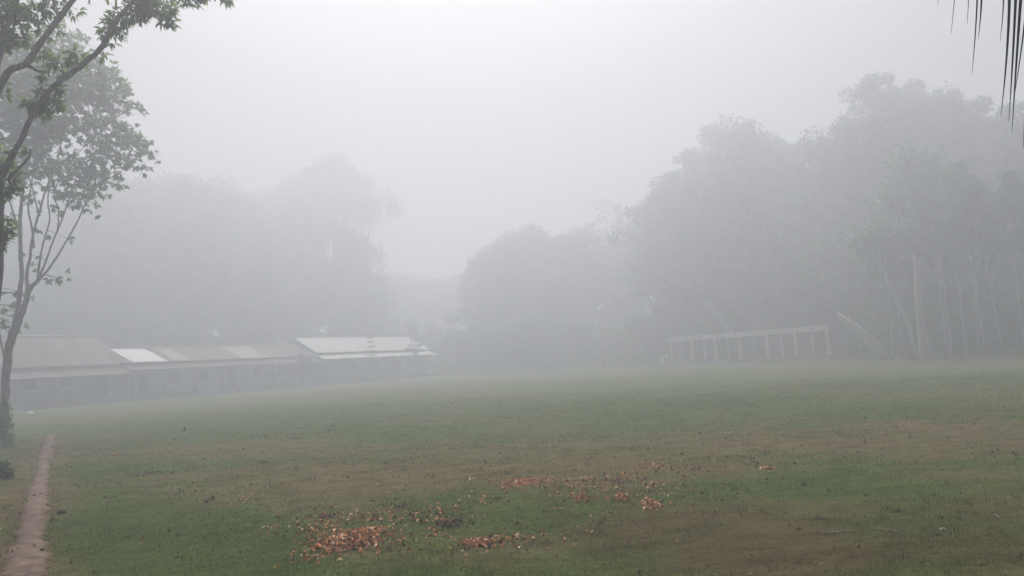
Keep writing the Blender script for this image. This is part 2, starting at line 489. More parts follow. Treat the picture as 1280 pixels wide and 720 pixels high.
# short grass blades, a turf nobody could count
def make_grass():
    rs = np.random.RandomState(21)
    def edge(n):
        k = rs.randint(0, len(PATH), n); sd = rs.choice([-1, 1], n)
        off = sd * (PATH[k, 2] * .95 + rs.normal(-.02, .07, n) * (.35 + 1.4 * vnoise(PATH[k, 0] + sd * 9, PATH[k, 1], .18))); return PATH[k, 0] + off, PATH[k, 1] + rs.normal(0, .06, n)
    bands = [(4.6, 9, 3200, .026, .0036), (9, 15, 1300, .030, .0056), (15, 31, 420, .036, .009)]
    VV, CC = [], []
    for y0, y1, dens, ln, wd in bands:
        wmax = y1 * .667 + 2.2
        n = int(dens * (y1 - y0) * 2 * wmax)
        x = rs.uniform(-wmax, wmax, n); y = rs.uniform(y0, y1, n)
        k = np.abs(x) < y * .69 + 1.8
        x, y = x[k], y[k]
        n0 = len(x)
        if y0 < 10:
            ex, ey = edge(22000); q = (ey > y0) & (ey < y1); x = np.concatenate([x, ex[q]]); y = np.concatenate([y, ey[q]])
        t = field_tone(x, y)
        tuft = np.arange(len(x)) >= n0
        keep = rs.rand(len(x)) < np.clip(1.15 - .8 * t, .25, 1) * np.clip(.35 + 1.3 * vnoise(x, y, .22), 0, 1)
        keep &= rs.rand(len(x)) < np.clip((31 - y) / 14, 0, 1)
        keep &= (path_dist(x, y) > rs.normal(-.02, .07, len(x))) | tuft
        x, y, t = x[keep], y[keep], t[keep]
        n = len(x)
        z = H(x, y) - .002
        a = rs.uniform(0, 2 * math.pi, n); l = ln * rs.uniform(.5, 1.5, n) * (1.1 - .5 * t); lean = rs.uniform(.3, 1.3, n)
        w = wd * rs.uniform(.6, 1.4, n)
        dx, dy = np.cos(a), np.sin(a)
        b = np.stack([x, y, z], 1); s = np.stack([-dy, dx, np.zeros(n)], 1) * w[:, None]
        tip = b + np.stack([dx * l * np.sin(lean), dy * l * np.sin(lean), l * np.cos(lean)], 1)
        VV.append(np.stack([b - s, b + s, tip], 1).reshape(-1, 3))
        g = np.array([.086, .138, .034]); m_ = np.array([.122, .150, .042]); br = np.array([.160, .136, .062])
        tt = np.clip(t + rs.normal(0, .16, n), 0, 1)[:, None]
        c = np.where(tt < .5, g + (m_ - g) * tt * 2, m_ + (br - m_) * (tt - .5) * 2) * (rs.uniform(.78, 1.25, n) * (1 - .26 * field_shade(x, y)))[:, None]
        CC.append(np.repeat(np.concatenate([c, np.ones((n, 1))], 1), 3, 0))
    for y0, y1, nt, rad, ln, wd in ((4.8, 10, 3000, .028, .050, .0032), (10, 20, 3200, .05, .055, .0055), (20, 34, 2200, .09, .06, .010)):
        cy_ = rs.uniform(y0, y1, nt); cx = rs.uniform(-1, 1, nt) * (cy_ * .69 + 1.8)
        ok = (vnoise(cx, cy_ + 13, .8) + rs.normal(0, .15, nt) > .45) & (path_dist(cx, cy_) > .03); cx, cy_ = cx[ok], cy_[ok]
        per = 12; k = np.repeat(np.arange(len(cx)), per); n = len(k)
        x = cx[k] + rs.normal(0, rad, n) * 1.5; y = cy_[k] + rs.normal(0, rad, n); t = field_tone(x, y); z = H(x, y) - .003
        a = rs.uniform(0, 2 * math.pi, n); l = ln * rs.uniform(.5, 1.4, n); lean = rs.uniform(.1, 1.1, n); w = wd * rs.uniform(.7, 1.3, n)
        dx, dy = np.cos(a), np.sin(a); b = np.stack([x, y, z], 1); sd = np.stack([-dy, dx, np.zeros(n)], 1) * w[:, None]
        tip = b + np.stack([dx * l * np.sin(lean), dy * l * np.sin(lean), l * np.cos(lean)], 1)
        VV.append(np.stack([b - sd, b + sd, tip], 1).reshape(-1, 3))
        tt = np.clip(t + rs.normal(0, .2, len(cx))[k], 0, 1)[:, None]; sh = (np.exp(rs.normal(-.12, .38, len(cx))) * (1 - .26 * field_shade(cx, cy_)))[k][:, None]
        c = np.where(tt < .5, g + (m_ - g) * tt * 2, m_ + (br - m_) * (tt - .5) * 2) * sh
        CC.append(np.repeat(np.concatenate([c, np.ones((n, 1))], 1), 3, 0))
    V = np.concatenate(VV); C = np.concatenate(CC)
    me = fast_mesh('grass', V, np.arange(len(V)).reshape(-1, 3))
    ca = me.color_attributes.new('tone', 'FLOAT_COLOR', 'POINT')
    ca.data.foreach_set('color', C.astype(np.float32).ravel())
    return tag(link('grass', me, M['grass']), 'short tufty blades of grass covering the field', 'grass', None, 'stuff')
make_grass()

# ================================================================ TREES
def unit(v):
    return v / np.maximum(np.linalg.norm(v, axis=-1, keepdims=True), 1e-9)

def leaf_faces(C, D, Nn, L, W, fold=.18):
    """kite leaves: base at C, pointing along D, face normal about Nn"""
    S = unit(np.cross(D, Nn)); Nn = np.cross(S, D)
    L = L[:, None]; W = W[:, None]
    a = C; t = C + D * L - Nn * L * .12
    m = C + D * L * .48
    l = m - S * W + Nn * W * fold; r = m + S * W + Nn * W * fold
    V = np.stack([a, r, t, l], 1).reshape(-1, 3)
    return V, np.arange(len(V)).reshape(-1, 4)

def rnd_dirs(rs, n):
    v = rs.normal(size=(n, 3)); return unit(v)

def crown_mesh(name, rs, lobes, n_clump, per, size, clump_r, droop=.25, hollow=.55):
    lob = np.array(lobes, float)
    w = lob[:, 3] * lob[:, 4] * lob[:, 5]; w = w ** .8; w /= w.sum()
    pick = rs.choice(len(lob), n_clump, p=w)
    d = rnd_dirs(rs, n_clump)
    d[:, 2] = np.where(d[:, 2] < -.35, d[:, 2] * .5, d[:, 2]); 
    rad = rs.uniform(hollow, 1.05, n_clump)
    cc = lob[pick, :3] + d * rad[:, None] * lob[pick, 3:6]
    cr = clump_r * rs.uniform(.55, 1.35, n_clump)
    ci = np.repeat(np.arange(n_clump), per)
    n = len(ci)
    dd = rnd_dirs(rs, n)
    pos = cc[ci] + dd * (cr[ci] * rs.uniform(.25, 1, n) ** .6)[:, None] * np.array([1, 1, .62])
    D = unit(dd * .35 + rs.normal(0, .7, (n, 3)) + np.array([0, 0, -droop]))
    Nn = unit(rs.normal(0, .6, (n, 3)) + np.array([0, 0, 1.0]) + d[pick[ci] * 0 + ci] * .5)
    V, F = leaf_faces(pos, D, Nn, size * rs.uniform(.6, 1.4, n), size * .30 * rs.uniform(.7, 1.3, n))
    return fast_mesh(name, V, F), cc

def trunk_mesh(name, rng, h_fork, r0, lobes, clumps, sway=.4, flare=1.6, twigs=26, top_h=None):
    mb = MB()
    top = Vector((rng.uniform(-sway, sway), rng.uniform(-sway, sway), h_fork))
    pts, rad = [], []
    n = 7
    for i in range(n + 1):
        u = i / n
        pts.append(Vector((top.x * u + rng.uniform(-.12, .12) * sway * (i > 0), top.y * u + rng.uniform(-.12, .12) * sway * (i > 0), -.15 + (h_fork + .15) * u)))
        rad.append(r0 * ((1 - .38 * u) + (flare - 1) * max(0, 1 - u * 7)))
    mb.tube(pts, rad, 9, .08, rng)
    ends = []
    for L in lobes:
        c = Vector(L[:3])
        st = pts[rng.randint(n - 2, n)]
        mid = st.lerp(c, .5) + Vector((rng.uniform(-.5, .5), rng.uniform(-.5, .5), -.12 * (c - st).length))
        q = st.lerp(mid, .5) + Vector((0, 0, .1))
        tip = c + (c - st).normalized() * .3
        mb.tube([st, q, mid, c, tip], [r0 * .5, r0 * .42, r0 * .33, r0 * .2, r0 * .07], 6, .06, rng)
        ends += [(mid, r0 * .3), (c, r0 * .2), (tip, r0 * .08)]
    idx = list(range(len(clumps))); rng.shuffle(idx)
    for i in idx[:twigs]:
        c = Vector(clumps[i]); e = min(ends, key=lambda q: (q[0] - c).length)
        m = e[0].lerp(c, .5) + Vector((rng.uniform(-.3, .3), rng.uniform(-.3, .3), .15))
        mb.tube([e[0], m, c], [e[1] * .5, e[1] * .33, .015], 4)
    return mb.mesh(name, True)

PROTO = {}
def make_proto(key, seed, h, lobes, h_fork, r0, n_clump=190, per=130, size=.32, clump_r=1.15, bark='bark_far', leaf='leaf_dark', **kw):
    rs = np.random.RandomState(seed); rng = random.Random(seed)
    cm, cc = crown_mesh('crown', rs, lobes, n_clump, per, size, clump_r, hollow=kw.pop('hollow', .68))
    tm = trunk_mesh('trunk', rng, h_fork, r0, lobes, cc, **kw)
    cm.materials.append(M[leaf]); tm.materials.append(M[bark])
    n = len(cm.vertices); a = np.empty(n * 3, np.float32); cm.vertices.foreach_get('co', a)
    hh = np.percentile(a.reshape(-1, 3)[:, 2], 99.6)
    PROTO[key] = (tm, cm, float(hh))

rg = random.Random(77)
def lobes_round(h, r, base, n, seed):
    q = random.Random(seed); out = [(0, 0, (h + base) / 2 + .1 * h, r * .62, r * .62, (h - base) * .38)]
    for i in range(n):
        a = i * 2.399 + q.uniform(-.4, .4); u = q.uniform(0, 1)
        z = base + (h - base) * (.15 + .68 * u); rr = r * (1 - .55 * max(0, u - .35)) * q.uniform(.5, .8)
        s = r * q.uniform(.26, .42)
        out.append((rr * math.cos(a), rr * math.sin(a), z, s, s, s * q.uniform(.65, .9)))
    out.append((q.uniform(-.15, .15) * r, q.uniform(-.15, .15) * r, h - .13 * h, r * .3, r * .3, .12 * h))
    return out
make_proto('broad', 1, 17, lobes_round(17, 6.2, 4.5, 13, 1), 5.0, .38, 185, 160, clump_r=1.0)
make_proto('broad2', 2, 16, lobes_round(16, 5.6, 5.0, 12, 22), 5.5, .34, 165, 160, clump_r=1.0, leaf='leaf_mid')
make_proto('tall', 3, 24, lobes_round(24, 5.6, 8.0, 17, 5), 9.0, .42, 215, 160, clump_r=1.0)
make_proto('tall2', 4, 22, lobes_round(22, 4.8, 9.0, 14, 9), 10.0, .36, 175, 160, clump_r=1.0)
um = random.Random(8)
make_proto('umbrella', 5, 16, [(um.uniform(-1, 1) + 5.6 * math.cos(a) * q, um.uniform(-1, 1) + 5.6 * math.sin(a) * q, 13.2 - 2.4 * q + um.uniform(-.4, .4), 2.9, 2.9, 1.15)
                               for a, q in [(i * 2.399, math.sqrt((i + .5) / 14) * 1.15) for i in range(14)]]
           + [(5.2, .5, 7.6, 2.4, 2.4, 1.0), (-4.6, 1.2, 8.4, 2.2, 2.2, 1.0), (1.5, -3.8, 8.0, 2.2, 2.2, 1.1)], 5.5, .5, 250, 120, leaf='leaf_mid')
make_proto('slender', 6, 18, lobes_round(18, 3.2, 9.5, 9, 31), 10.5, .15, 130, 130, bark='bark_slender', size=.30, sway=.9, flare=1.25, twigs=14)
make_proto('sparse', 7, 17, lobes_round(17, 4.6, 6.5, 12, 41), 7.0, .26, 70, 30, clump_r=.8, size=.34, twigs=60, hollow=.75)
make_proto('bushy', 8, 7, lobes_round(7, 3.6, .6, 12, 51), 1.6, .16, 150, 75, size=.36, clump_r=.95, twigs=10)
make_proto('bushy2', 9, 6, lobes_round(6, 4.2, .4, 13, 61), 1.2, .14, 160, 75, size=.34, clump_r=.9, leaf='leaf_mid', twigs=10)

def plant(name, key, px, Y, top_py, label, group=None, wide=1.0, yaw=None, cat='tree', lean=(0, 0)):
    """a tree standing on the ground Y metres out, as tall as it shows"""
    tm, cm, hh = PROTO[key]
    d = ray(px, horizon_y(px)); x = d.x / d.y * Y
    dist = math.hypot(x, Y)
    top = at(px, top_py, Y).z
    s = top / hh
    o = thing(name, label, cat, (x, Y, float(H(x, Y)) - .03), rg.uniform(0, 6.28) if yaw is None else yaw, group)
    o.rotation_euler.x, o.rotation_euler.y = lean
    o.scale = (s * wide, s * wide, s)
    link('trunk', tm, None, o); link('crown', cm, None, o)
    return o

G_W = 'tall trees of the wood behind the long shed'
BL = ['rounded tree at the outer edge of the wood, above the bending person', 'dark tree of the wood between its outer edge and the broad round-topped tree',
      'broad round-topped tree peaking above the middle of the long shed', 'narrower tree rising above the half of the shed towards the brick hut', 'rounded tree rising behind the brick hut and the leaning broken trunk']
for px, Y, tp, k, wd in [(862, 95, 222, 'broad', 1.0), (905, 91, 190, 'broad2', 1.0), (948, 87, 157, 'broad', .95), (1002, 81, 190, 'tall2', 1.1), (1052, 77, 172, 'broad2', .95)]:
    plant('broadleaf_tree', k, px, Y, tp, BL.pop(0), G_W, wd)
for px, Y, tp, k, wd in [(1092, 74.5, 152, 'tall2', 1.15), (1126, 70.4, 98, 'tall', 1.0), (1168, 74.5, 108, 'tall2', 1.2), (1205, 69.4, 118, 'tall', 1.0), (1252, 69.4, 128, 'tall2', 1.15), (1300, 64.3, 132, 'tall', 1.0), (1356, 62.3, 128, 'tall2', 1.2), (1430, 58.2, 125, 'tall', 1.0), (1520, 54.1, 120, 'tall2', 1.2), (1630, 49, 110, 'tall', 1.0)]:
    plant('tall_tree', k, px, Y, tp, 'tallest tree of the wood, its crown topping all the others' if tp == 98 else 'very tall leafy tree towering over the pale slender trunks', 'towering trees above the slender trunks', wd)
# the lower layer of the wood
for px, Y, tp, k, wd in [(838, 99, 300, 'broad', 1.1), (880, 97, 285, 'broad2', 1.2), (930, 92, 275, 'broad', 1.2), (985, 87, 265, 'broad2', 1.2), (1035, 83, 255, 'broad', 1.2),
                         (1080, 71.1, 245, 'broad2', 1.2), (1130, 67.5, 235, 'broad', 1.2), (1180, 66.6, 240, 'broad2', 1.2), (1235, 64.8, 235, 'broad', 1.2), (1290, 62.1, 235, 'broad2', 1.2), (1345, 59.4, 240, 'broad', 1.2), (1420, 55.8, 235, 'broad2', 1.2), (1510, 51.3, 225, 'broad', 1.2), (1610, 46.8, 215, 'broad2', 1.2)]:
    plant('understorey_tree', k, px, Y, tp, 'lower dark tree filling the wood beneath the towering crowns', 'lower trees filling the wood', wd)
for px, Y, tp in [(815, 97, 395), (850, 97, 385), (895, 93, 375), (945, 88, 372), (1000, 84, 368), (1050, 79, 362), (1095, 68.4, 360), (1140, 64.8, 352), (1190, 63, 352), (1240, 61.2, 350), (1290, 58.5, 350), (1340, 56.7, 350), (1400, 54, 345), (1470, 51.3, 340), (1550, 47.7, 335)]:
    plant('thicket_bush', rg.choice(['bushy', 'bushy2']), px, Y, tp, 'dense dark bush in the thicket behind the slender trunks and shed', 'bushes of the thicket', 1.15, cat='bush')
# slender pale trunks at the wood's edge
G_S = 'slender pale trunks at the edge of the wood'
for px, Y, tp, ln in [(1182, 52.2, 215, .03), (1187, 53.6, 235, .05), (1219, 52.2, 225, .035), (1229, 49.5, 205, .03), (1277, 47.2, 215, .02), (1112, 59.4, 270, .04), (1129, 59.4, 260, .03), (1250, 54, 240, .0), (1206, 56.7, 250, -.02)]:
    plant('slender_tree', 'slender', px, Y, tp, 'slender tree with a thin pale bare trunk at the edge of the wood', G_S, .8, lean=(0, -ln))
# thick buttressed trunk and curved trunk
def trunk_tree(name, label, pts_px, radii, Y, lobes, cat='tree', bark='bark_pale', n_clump=60, leaf='leaf_dark', sides=10):
    P = [at(x, y, Y + (dy[0] if dy else 0)) for x, y, *dy in pts_px]
    base = Vector((P[0].x, P[0].y, 0)); base.z = float(H(base.x, base.y))
    P[0].z = base.z - .2
    o = thing(name, label, cat, base)
    mb = MB(); rng = random.Random(hash(name) % 97 + int(pts_px[0][0]))
    rng = random.Random(int(pts_px[0][0]))
    mb.tube([p - base for p in P], radii, sides, .06, rng)
    mb.build('trunk', M[bark], o, True)
    if lobes:
        rs = np.random.RandomState(int(pts_px[0][0]))
        lb = []
        for x, y, r, dz in lobes:
            c = at(x, y, Y + dz) - base; s = r / FPX * Y
            lb.append((c.x, c.y, c.z, s, s, s * .8))
        cm, cc = crown_mesh('crown', rs, lb, n_clump, 70, .4, 1.1)
        link('crown', cm, M[leaf], o)
        mb = MB()
        for L in lb:
            c = Vector(L[:3]); a = P[-1] - base; e = P[-2] - base
            mb.tube([e, a.lerp(c, .5), c], [radii[-1] * .9, radii[-1] * .6, .03], 5)
        mb.build('limbs', M[bark], o, True)
    return o
trunk_tree('buttressed_tree', 'thick pale trunk with a flared foot at the edge of the wood', [(1157, 444), (1155, 432), (1152, 410), (1149, 380), (1147, 350), (1144, 310), (1140, 270)],
           [.72, .40, .30, .27, .25, .22, .18], 56, [(1130, 240, 26, 0), (1160, 230, 26, 2), (1145, 205, 26, 0), (1110, 260, 22, 2)])
trunk_tree('curved_tree', 'thin pale trunk bending over in a curve beside the leaning trunk', [(1145, 446), (1142, 428), (1137, 408), (1129, 390), (1120, 374), (1108, 350), (1100, 320)],
           [.17, .13, .12, .11, .10, .08, .06], 54, [(1095, 300, 18, 0), (1080, 310, 15, 1), (1108, 290, 15, 1)], n_clump=26, sides=7)
trunk_tree('leaning_snag', 'stout pale broken trunk leaning steeply beside the brick hut', [(1108, 447), (1098, 438), (1085, 425), (1073, 413), (1060, 403), (1047, 393)],
           [.52, .42, .37, .32, .25, .12], 57, [], cat='dead tree')
trunk_tree('leaning_tree', 'pale trunk leaning out above the roof of the long shed', [(925, 449), (918, 428), (912, 412), (905, 403), (898, 396), (880, 376)],
           [.45, .4, .38, .34, .27, .1], 86, [(872, 366, 16, 1), (888, 360, 16, 2)], n_clump=24)

# the clump standing apart in the middle
G_M = 'trees of the middle clump'
for px, Y, tp, k, wd in [(606, 125, 322, 'broad2', .8), (634, 121, 302, 'broad', .85), (664, 118, 284, 'broad', .85), (698, 120, 296, 'broad2', .85), (728, 119, 291, 'broad', .72), (650, 112, 350, 'broad2', 1.1), (706, 111, 345, 'broad', 1.1), (618, 114, 368, 'broad2', 1.0)]:
    plant('clump_tree', k, px, Y, tp, 'tallest rounded tree of the lower clump standing apart from the wood' if tp == 284 else 'rounded dark tree in the lower clump standing apart from the wood', G_M, wd)
for px, Y, tp, k, wd in [(772, 118, 250, 'sparse', 1.0), (792, 122, 268, 'sparse', .9)]:
    plant('sparse_tree', k, px, Y, tp, ('taller' if tp == 250 else 'shorter') + ' of two thin-leaved open trees showing sky beyond the wood', 'thin-leaved trees beyond the wood', wd)
for px, Y, tp, k, wd in [(768, 122.5, 330, 'broad2', 1.1), (806, 125, 300, 'broad', 1.0), (835, 127.5, 255, 'broad2', .9), (780, 113.8, 375, 'broad', 1.2)]:
    plant('joining_tree', k, px, Y, tp, 'dark tree filling the dip between the low clump and the wood', 'trees in the dip beside the wood', wd)
for px, Y, tp in [(584, 115, 418), (604, 108, 405), (625, 103, 411), (660, 100, 398), (695, 100, 408), (730, 101, 400), (765, 102, 412), (795, 103, 406)]:
    plant('hedge_bush', rg.choice(['bushy', 'bushy2']), px, Y, tp, 'leafy bush along the foot of the lower clump of trees', 'bushes under the lower clump', 1.2, cat='bush')
# faint trees across the gap
for px, Y, tp, k in [(492, 165, 345, 'broad'), (524, 175, 352, 'broad2'), (556, 172, 350, 'broad'), (586, 175, 346, 'broad2'), (540, 160, 385, 'broad'), (500, 155, 385, 'broad2')]:
    plant('far_tree', k, px, Y, tp, 'faint distant tree almost lost in fog across the gap', 'faint trees across the gap', 1.2)
# trees behind the tin-roofed buildings
G_L = 'trees behind the rusted and bright tin roofs'
for px, Y, tp, k, wd in [(-70, 100.8, 236, 'broad', 1.1), (-10, 103.2, 255, 'broad2', 1.1), (60, 105.6, 268, 'broad', 1.0), (115, 105.6, 244, 'broad', .95), (158, 103.2, 224, 'broad2', 1.0), (205, 105.6, 221, 'broad', .95), (252, 105.6, 228, 'broad2', 1.0), (288, 110.4, 240, 'broad', .9)]:
    plant('roofside_tree', k, px, Y, tp, 'full rounded tree behind the rusted and bright tin roofs', G_L, wd)
for px, Y, tp, k, wd in [(20, 92, 335, 'broad', 1.2), (80, 92, 330, 'broad2', 1.2), (140, 94.3, 320, 'broad', 1.2), (200, 96.6, 318, 'broad2', 1.2), (260, 101.2, 320, 'broad', 1.2), (320, 112.7, 325, 'broad2', 1.2), (375, 121.9, 322, 'broad', 1.2), (430, 126.5, 325, 'broad2', 1.2), (470, 140, 345, 'broad', .8)]:
    plant('backyard_tree', k, px, Y, tp, 'lower dark tree crowding close behind the row of tin roofs', 'lower trees behind the tin roofs', wd)
plant('umbrella_tree', 'umbrella', 414, 128, 205, 'tall flat-topped umbrella-shaped tree behind the pale tin roof', None, .46, .4)
for px, Y, tp, k, wd in [(335, 124.2, 246, 'broad2', .9), (372, 128.8, 238, 'broad', .85), (446, 130, 300, 'broad2', .55)]:
    plant('flanking_tree', k, px, Y, tp, 'hazy tree crowding against the flat-topped umbrella tree', 'trees beside the umbrella tree', wd)

# small trees before the pale roofed building
def conifer(px, base_py, top_py):
    b = ground_at(px, base_py); h = at(px, top_py, b.y).z
    o = thing('young_conifer', 'small conifer with flat tiers of branches before the pale tin roof', 'tree', (b.x, b.y, float(H(b.x, b.y))))
    MB().tube([(0, 0, -.1), (0.03, 0, h * .5), (0, 0, h)], [.09, .06, .012], 6).build('trunk', M['bark_far'], o, True)
    rs = np.random.RandomState(4); C, D = [], []
    tiers = 8
    for i in range(tiers):
        z = h * (.28 + .70 * i / (tiers - 1)); r = .78 * (1 - .62 * i / (tiers - 1)) * (1.0)
        for k in range(9):
            a = k * 2 * math.pi / 9 + i * .4
            for j in range(14):
                u = (j + 1) / 14
                C.append((r * u * math.cos(a), r * u * math.sin(a), z + .16 * u * u))
                an = a + rs.uniform(-1.2, 1.2); D.append((math.cos(an), math.sin(an), rs.uniform(-.1, .25)))
    C, D = np.array(C), unit(np.array(D)); n = len(C)
    Vv, Ff = leaf_faces(C, D, unit(np.array([[0, 0, 1.]]) + rs.normal(0, .2, (n, 3))), rs.uniform(.16, .26, n), rs.uniform(.05, .07, n))
    link('crown', fast_mesh('crown', Vv, Ff), M['leaf_dark'], o)
conifer(466, 478, 422)
plant('yard_tree', 'sparse', 518, 93, 422, 'small spreading tree against the end of the pale tin roof', None, .95)
plant('yard_bush', 'bushy', 380, 84, 442, 'rounded tree before the joint of the patched and pale grey roofs', None, .55)
plant('end_tree', 'bushy', 566, 112, 412, 'upright dark tree just past the green-walled building', None, .6)

# far wood closing the field behind everything
def far_wood():
    rs = np.random.RandomState(40); lob = []
    for i in range(120):
        a = R(-62 + 124 * i / 119) + rs.normal(0, .01); d = rs.uniform(185, 215)
        hgt = rs.uniform(7, 12)
        lob.append((d * math.sin(a), d * math.cos(a), hgt * .55, rs.uniform(4, 6), rs.uniform(4, 6), hgt * .55))
    cm, _ = crown_mesh('distant_woodland', rs, lob, 2600, 24, 1.0, 2.4)
    tag(link('distant_woodland', cm, M['leaf_mid']), 'distant woodland closing off the field in the fog', 'woodland', None, 'stuff')
far_wood()
def undergrowth():
    rs = np.random.RandomState(41); lob = []
    for line in ([(800, 101), (870, 99), (950, 93), (1050, 83), (1150, 70), (1250, 66), (1400, 59), (1650, 48)], [(540, 118), (600, 110), (680, 104), (760, 104), (830, 106)], [(-120, 76), (60, 82), (200, 88), (330, 102), (450, 114), (545, 122)]):
        P = [Vector((ray(px, horizon_y(px)).x / ray(px, horizon_y(px)).y * Y, Y, 0)) for px, Y in line]
        for a, b in zip(P[:-1], P[1:]):
            n = max(2, int((b - a).length / 1.8))
            for i in range(n):
                for k in range(3 if line[0][0] < 0 else 2):
                    c = a.lerp(b, (i + rs.rand()) / n); h = rs.uniform(2.2, 4.8) * (1.7 if line[0][0] < 0 else rs.uniform(.7, 1.3))
                    lob.append((c.x + rs.normal(0, .6), c.y + rs.uniform(-.5, 2.5) + 2.4 * k, h * .5, rs.uniform(1.2, 2.0), rs.uniform(1.2, 2.0), h * .56))
    cm, _ = crown_mesh('undergrowth', rs, lob, 7500, 28, .5, 1.0)
    V_ = np.empty(len(cm.vertices) * 3, np.float32); cm.vertices.foreach_get('co', V_); V_ = V_.reshape(-1, 3); V_[:, 2] = np.maximum(V_[:, 2], .03)
    cm.vertices.foreach_set('co', V_.ravel())
    tag(link('undergrowth', cm, M['leaf_dark']), 'dense dark undergrowth closing the foot of the wood and trees', 'undergrowth', None, 'stuff')
undergrowth()

# ---------------------------------------------------------------- the two near trees
def rosette(rs, c, ax, n, ln, wd, spread):
    """leaves radiating from a twig end and drooping"""
    ax = np.array(ax, float); D = unit(rnd_dirs(rs, n) * spread + ax * .6 + np.array([0, 0, -.45]))
    Nn = unit(np.array([[0, 0, 1.]]) + rs.normal(0, .45, (n, 3)))
    return np.repeat(c[None], n, 0) + D * ln * .1, D, Nn, ln * rs.uniform(.45, 1.35, n), wd * rs.uniform(.6, 1.35, n)

def near_leaf(C, D, Nn, L, W):
    """six-sided pointed leaf with a folded midrib"""
    S = unit(np.cross(D, Nn)); Nn = np.cross(S, D); L = L[:, None]; W = W[:, None]
    a = C; t = C + D * L - Nn * L * .22
    m1 = C + D * L * .33; m2 = C + D * L * .68 - Nn * L * .06
    f = Nn * W * .3
    V = np.stack([a, m1 + S * W * .9 + f, m2 + S * W * .8 + f, t, m2 - S * W * .8 + f, m1 - S * W * .9 + f, m1, m2], 1).reshape(-1, 3)
    b = np.arange(len(C))[:, None] * 8
    F = np.concatenate([b + np.array([[0, 1, 6, 6]]), b + np.array([[0, 6, 5, 5]])], 0)[:, :3]
    Q = np.concatenate([b + np.array([[1, 2, 7, 6]]), b + np.array([[6, 7, 4, 5]])], 0)
    T2 = np.concatenate([b + np.array([[2, 3, 7]]), b + np.array([[7, 3, 4]])], 0)
    T = np.concatenate([F, T2, Q[:, [0, 1, 2]], Q[:, [0, 2, 3]]], 0)
    return V, T

def near_tree(name, label, limbs, clusters, Y, leafL, leafW, leafmat, seed, per_rosette, ros_dens, depth_amp, base_px, barkmat='bark_near', thick=.68):
    rs = np.random.RandomState(seed); rng = random.Random(seed)
    b = at(base_px[0], base_px[1], Y); base = Vector((b.x, Y, 0)); base.z = float(H(base.x, base.y))
    o = thing(name, label, 'tree', base)
    mb = MB(); nodes = []
    k = Y / FPX
    for li, pts in enumerate(limbs):
        P, rad = [], []
        for x, y, w, dy in pts:
            p = at(x, y, Y + dy) - base
            P.append(p); rad.append(max(w * k * .5 * thick, .008))
        if li == 0: P[0].z = -.2
        # smooth by Catmull-Rom
        PP, RR = [], []
        for i in range(len(P) - 1):
            p0, p1, p2, p3 = P[max(i - 1, 0)], P[i], P[i + 1], P[min(i + 2, len(P) - 1)]
            for s in range(4):
                t = s / 4
                q = .5 * ((2 * p1) + (p2 - p0) * t + (2 * p0 - 5 * p1 + 4 * p2 - p3) * t * t + (3 * p1 - p0 - 3 * p2 + p3) * t ** 3)
                q += Vector((rng.uniform(-1, 1), rng.uniform(-1, 1), rng.uniform(-1, 1))) * rad[i] * .16
                PP.append(q); RR.append(rad[i] * (1 - t) + rad[i + 1] * t)
        PP.append(P[-1]); RR.append(rad[-1])
        mb.tube(PP, RR, 9, .09, rng)
        nodes += [(p, r) for p, r in zip(PP, RR)]
    mb.build('trunk', M[barkmat], o, True)
    tw = MB(); parts = []
    NP = np.array([list(p) for p, r in nodes])
    for x, y, r, dens in clusters:
        c0 = np.array(at(x, y, Y)) - np.array(base); rr = r * k
        n = max(2, int(ros_dens * dens * (r / 10.) ** 2))
        d = rnd_dirs(rs, n); pos = c0 + d * (rr * rs.uniform(.15, 1, n) ** .5)[:, None] * np.array([1, max(1, depth_amp / max(rr, .05)) if depth_amp else 1, .85])
        if r > 12 and n > 4:
            hub = c0 + np.array([0, 0, -rr * .2]); j = np.argmin(np.linalg.norm(NP - hub, axis=1))
            e, er = nodes[j]; h_ = Vector(hub)
            tw.tube([e, e.lerp(h_, .5) + Vector((0, 0, -.04)), h_], [min(er, .035), .022, .014], 5)
        else:
            hub = None
        for i in range(n):
            q = Vector(pos[i])
            if hub is not None and i % 3 == 0:
                tw.tube([Vector(hub), Vector(hub).lerp(q, .55) + Vector((0, 0, .03)), q], [.012, .009, .005], 3, cap=False)
            elif hub is None and i % 2 == 0:
                j = np.argmin(np.linalg.norm(NP - pos[i], axis=1)); e = nodes[j][0]
                tw.tube([e, e.lerp(q, .5) + Vector((0, 0, .02)), q], [.012, .009, .005], 3, cap=False)
            parts.append(rosette(rs, pos[i], d[i], per_rosette + rs.randint(-2, 3), leafL, leafW, .95))
    tag(tw.build('twigs', M['bark_near'], o), kind='stuff')
    A = [np.concatenate([p[i] for p in parts]) for i in range(5)]
    V_, F_ = near_leaf(*A)
    cr = link('crown', fast_mesh('crown', V_, F_), M[leafmat], o)
    return o

